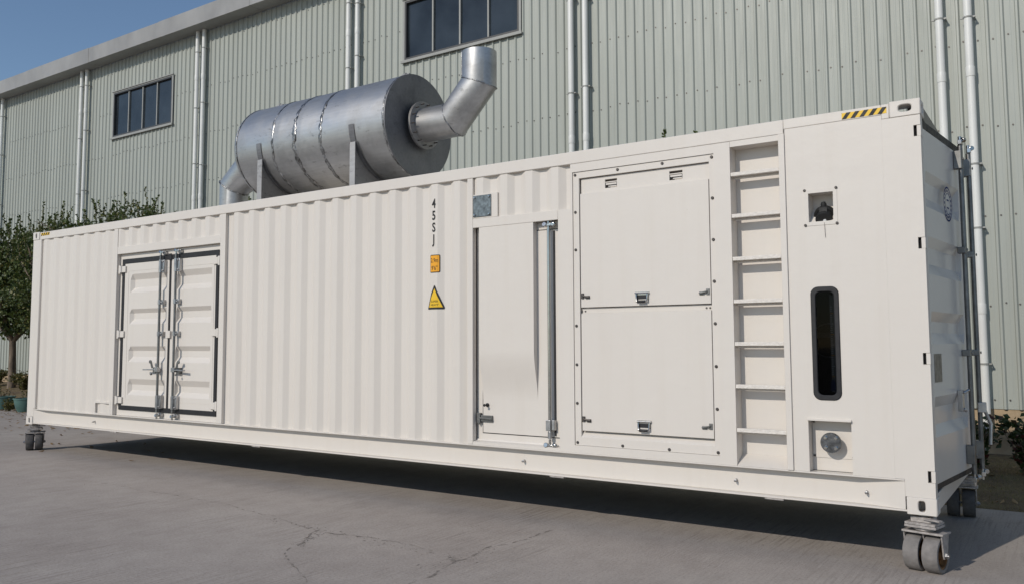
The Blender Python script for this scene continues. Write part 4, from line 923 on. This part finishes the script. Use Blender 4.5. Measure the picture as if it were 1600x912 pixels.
# inlet
IR = .20; A, B, Ct = Vector((-8.36, MY, MZ-.02)), Vector((-9.02, MY, MZ-.37)), Vector((-9.02, MY, Z(2.842)))
mb = MB(); mb.tube([A, B, Ct], [.30, IR, IR], 40); ip = obj('inlet_pipe', mb, STEEL, sil, smooth=30)
obj('weld_seam', seam(B, B-A, Ct-B, IR+.003, 3, .012), WELD, ip, smooth=180)
mb = MB(); r = random.Random(6); mb.tube([(B.x - IR*.93, MY - IR*.36, B.z - .02 - k*.06) for k in range(9)], [.010*r.uniform(.5, 1.1) for _ in range(9)], 6); obj('weld_seam', mb, WELD, ip, smooth=180)
mb = MB(); mb.lathe([(IR, 0), (IR+.10, 0), (IR+.10, .012), (IR, .012)], (-9.02, MY, Z(2.842)), (0,0,1), 32, close=True); obj('roof_collar', mb, STEELDK, ip)

# ------------------------------------------------------------------ trees and plants
def leaf(mb, p, d, s, r, wid=.42):
    """one leaf: two faces folded along the midrib"""
    d = Vector(d).normalized(); up = Vector((r.uniform(-1, 1), r.uniform(-1, 1), r.uniform(-.3, 1))); q = d.cross(up)
    if q.length < 1e-3: return
    q.normalize(); nn = q.cross(d)
    a, b, c1, c2 = p, p + d*s, p + d*s*.5 + q*s*wid + nn*s*.10, p + d*s*.5 - q*s*wid + nn*s*.10
    mb.add([a, c1, b, c2], [(0,1,2), (0,2,3)])
def shoot(mb, st, p, d, ln, s, r, gap=.045):
    d = Vector(d).normalized(); pts = [Vector(p)]; k = 0
    while k*gap < ln:
        d = (d + Vector((r.uniform(-.06, .06), r.uniform(-.06, .06), .02))).normalized(); q = pts[-1] + d*gap; pts.append(q)
        for j in range(2):
            a = r.uniform(0, 6.3); side = Vector((math.cos(a), math.sin(a), .55 + r.uniform(-.2, .5))); leaf(mb, q, side + d*.4, s*r.uniform(.7, 1.15), r)
        k += 1
    if len(pts) > 1: st.tube(pts, [.006*(1 - .7*i/len(pts)) + .001 for i in range(len(pts))], 4, caps=False)
def tree(x, y, z, th, R_, ch, label, seed, leaves=70, clumps=70, shoots=30, ls=.075, group='trees behind the container', trunk_r=.10, lo=.0, squash=.8):
    r = random.Random(seed); t = empty('tree', (x, y, z), label, 'tree', group)
    tr = MB(); base = Vector((x, y, z-.15)); fork = Vector((x + r.uniform(-.05, .05), y, z + th))
    tr.tube([base, base.lerp(fork, .3) + Vector((.03, 0, 0)), base.lerp(fork, .65) + Vector((-.02, .02, 0)), fork], [trunk_r*1.25, trunk_r, trunk_r*.92, trunk_r*.85], 12)
    cm = MB(); sm = MB(); top = Vector((x, y, z + th + ch)); tips = []
    for k in range(7):
        a = 2*PI*k/7 + r.uniform(-.3, .3); e = R_*r.uniform(.55, .95); hgt = ch*r.uniform(.25, .85)
        tip = fork + Vector((e*math.cos(a), e*math.sin(a)*squash, hgt)); mid = fork.lerp(tip, .5) + Vector((r.uniform(-.12, .12), r.uniform(-.1, .1), .12))
        tr.tube([fork - Vector((0,0,.1)), mid, tip], [trunk_r*.6, trunk_r*.38, .012], 7); tips += [tip, mid]
        for q in range(3):
            s_ = mid.lerp(tip, r.random()); tw = s_ + Vector((r.uniform(-.5, .5), r.uniform(-.4, .4), r.uniform(.1, .6))); tr.tube([s_, s_.lerp(tw, .5) + Vector((0,0,.06)), tw], [.02, .012, .005], 5); tips.append(tw)
    for k in range(clumps):
        u = r.random()**.45; a = r.uniform(0, 2*PI); ph = math.acos(r.uniform(-1, 1))
        c = fork + Vector((R_*u*math.sin(ph)*math.cos(a), R_*squash*u*math.sin(ph)*math.sin(a), ch*.5 + lo + ch*.5*u*math.cos(ph)))
        if c.y > SY - .25: c.y = SY - .25 - r.random()*.4
        cs = r.uniform(.20, .36)
        for j in range(leaves):
            o = Vector((r.gauss(0, 1), r.gauss(0, 1), r.gauss(0, .8))); o = o.normalized()*cs*r.random()**.5; p = c + o
            if p.y > SY - .06: continue
            leaf(cm, p, o + Vector((r.uniform(-.3, .3), r.uniform(-.3, .3), r.uniform(-.4, .5))), ls*r.uniform(.5, 1.5), r, r.uniform(.3, .5))
    for k in range(shoots):
        a = r.uniform(0, 2*PI); e = R_*r.random()**.6*.95
        p = Vector((x + e*math.cos(a), min(y + e*math.sin(a)*squash, SY-.3), z + th + lo + ch*(.98 - .35*(e/R_)**2) - .25))
        shoot(cm, sm, p, (r.uniform(-.4, .4), r.uniform(-.3, .3), 1), r.uniform(.3, .85), ls*.95, r)
    tag(obj('shoots', sm, BARK, t, recalc=False), kind='stuff'); obj('trunk', tr, BARK, t, smooth=60); obj('crown', cm, LEAF, t, recalc=False)
tree(-24.6, 5.7, .33, 1.45, 1.9, 3.25, 'bushy dark green tree with bare forked trunk, left of the container', 1, 85, 250, 30, trunk_r=.105, ls=.085)
tree(-21.2, 5.2, .30, 1.5, 1.7, 3.25, 'green tree rising behind the left corner of the container, left of the downpipe pair', 2, 75, 150, 34, ls=.075)
tree(-18.0, 5.3, .25, 1.5, 1.75, 3.2, 'leafy shoots topping the container roof, between the downpipe pair and the silencer', 3, 70, 110, 44, ls=.075)
tree(-12.3, 5.0, .15, 1.4, 1.3, 2.95, 'small green tree glimpsed through the gap beside the silencer inlet pipe', 4, 60, 50, 16, ls=.07)
tree(-3.75, 5.2, .06, 1.3, .9, 2.97, 'dark leaf tips just clearing the container roof above the right hatch panel', 5, 60, 34, 9, ls=.075)
def shrub(x, y, z, hgt, wid, n, mat, name, label, cat, group, seed, ls=.085, stiff=1):
    r = random.Random(seed); t = empty(name, (x, y, z), label, cat, group); st = MB(); cm = MB()
    for k in range(n):
        a = r.uniform(0, 2*PI); b = Vector((x + r.uniform(-.06, .06), y + r.uniform(-.06, .06), z - .03)); e = wid*r.random()**.6
        tip = Vector((x + e*math.cos(a), min(y + e*math.sin(a), SY-.1), z + hgt*r.uniform(.55, 1))); m_ = b.lerp(tip, .5) + Vector((0,0,.06*stiff)); st.tube([b, m_, tip], [.010, .007, .003], 5)
        for i in range(13):
            p = b.lerp(m_, i/6) if i < 6 else m_.lerp(tip, (i-6)/6)
            if i < 2: continue
            for j in range(3):
                an = r.uniform(0, 6.3); leaf(cm, p + Vector((r.uniform(-.05, .05), r.uniform(-.05, .05), r.uniform(-.04, .04))), (math.cos(an), math.sin(an), r.uniform(.1, .9)), ls*r.uniform(.7, 1.25), r, .30)
    obj('stem', st, BARK, t); obj('foliage', cm, mat, t, recalc=False)
hg = 'red tipped shrubs along the shed wall'
shrub(-.22, 5.0, .06, .66, .34, 24, LEAFRED, 'shrub', 'red-tipped shrub half hidden by the container end door, at the foot of the white downpipe', 'shrub', hg, 21)
shrub(.33, 5.15, .06, .64, .36, 26, LEAFRED, 'shrub', 'red-tipped shrub against the tan plinth at the right edge of the photo', 'shrub', hg, 22)
sg = 'olive bushes under the tree'
for k, (x, y, h_, w_, lab) in enumerate(((-27.2, 5.6, .62, .55, 'low olive bush at the left edge, left of the tree trunk'), (-25.7, 5.7, .60, .5, 'low olive bush just left of the forked tree trunk'), (-23.6, 5.6, .55, .45, 'low dry bush right of the tree trunk, beside the container corner'))):
    shrub(x, y, .30, h_, w_, 34, LEAFY, 'bush', lab, 'bush', sg, 40+k, .075)
def pot(x, y, r_, h_, label, seed):
    t = empty('planter', (x, y, .01), label, 'planter', 'teal planters at the edge of the pavement'); mb = MB()
    mb.lathe([(r_*.62, .0), (r_*.80, h_*.25), (r_*.94, h_*.7), (r_*.98, h_*.9), (r_*1.05, h_*.92), (r_*1.05, h_), (r_*.93, h_), (r_*.90, h_*.85)], (x, y, .01), (0,0,1), 28, close=False); obj('bowl', mb, TEAL, t, smooth=40)
    mb = MB(); mb.lathe([(r_*.905, h_*.86), (r_*.3, h_*.93)], (x, y, .012), (0,0,1), 20); obj('soil', mb, SOIL, t, smooth=180)
    r = random.Random(seed); cm = MB(); st = MB()
    for k in range(7):
        a = r.uniform(0, 6.3); p = Vector((x + .1*math.cos(a), y + .1*math.sin(a), .01 + h_*.9)); shoot(cm, st, p, (r.uniform(-.5, .5), r.uniform(-.5, .5), 1), r.uniform(.08, .28), .05, r)
    tag(obj('sprigs', cm, LEAFY, t, recalc=False), kind='stuff'); tag(obj('stems', st, BARK, t), kind='stuff')
pot(-19.78, 3.72, .25, .32, 'teal bowl planter right beside the bottom corner of the container', 1)
pot(-20.98, 3.80, .25, .32, 'teal bowl planter cut by the left edge of the photo', 2)
shrub(-20.36, 3.62, .0, .24, .22, 12, LEAFY, 'bush', 'small yellow-green weed between the two teal planters', 'bush', None, 60, .06)
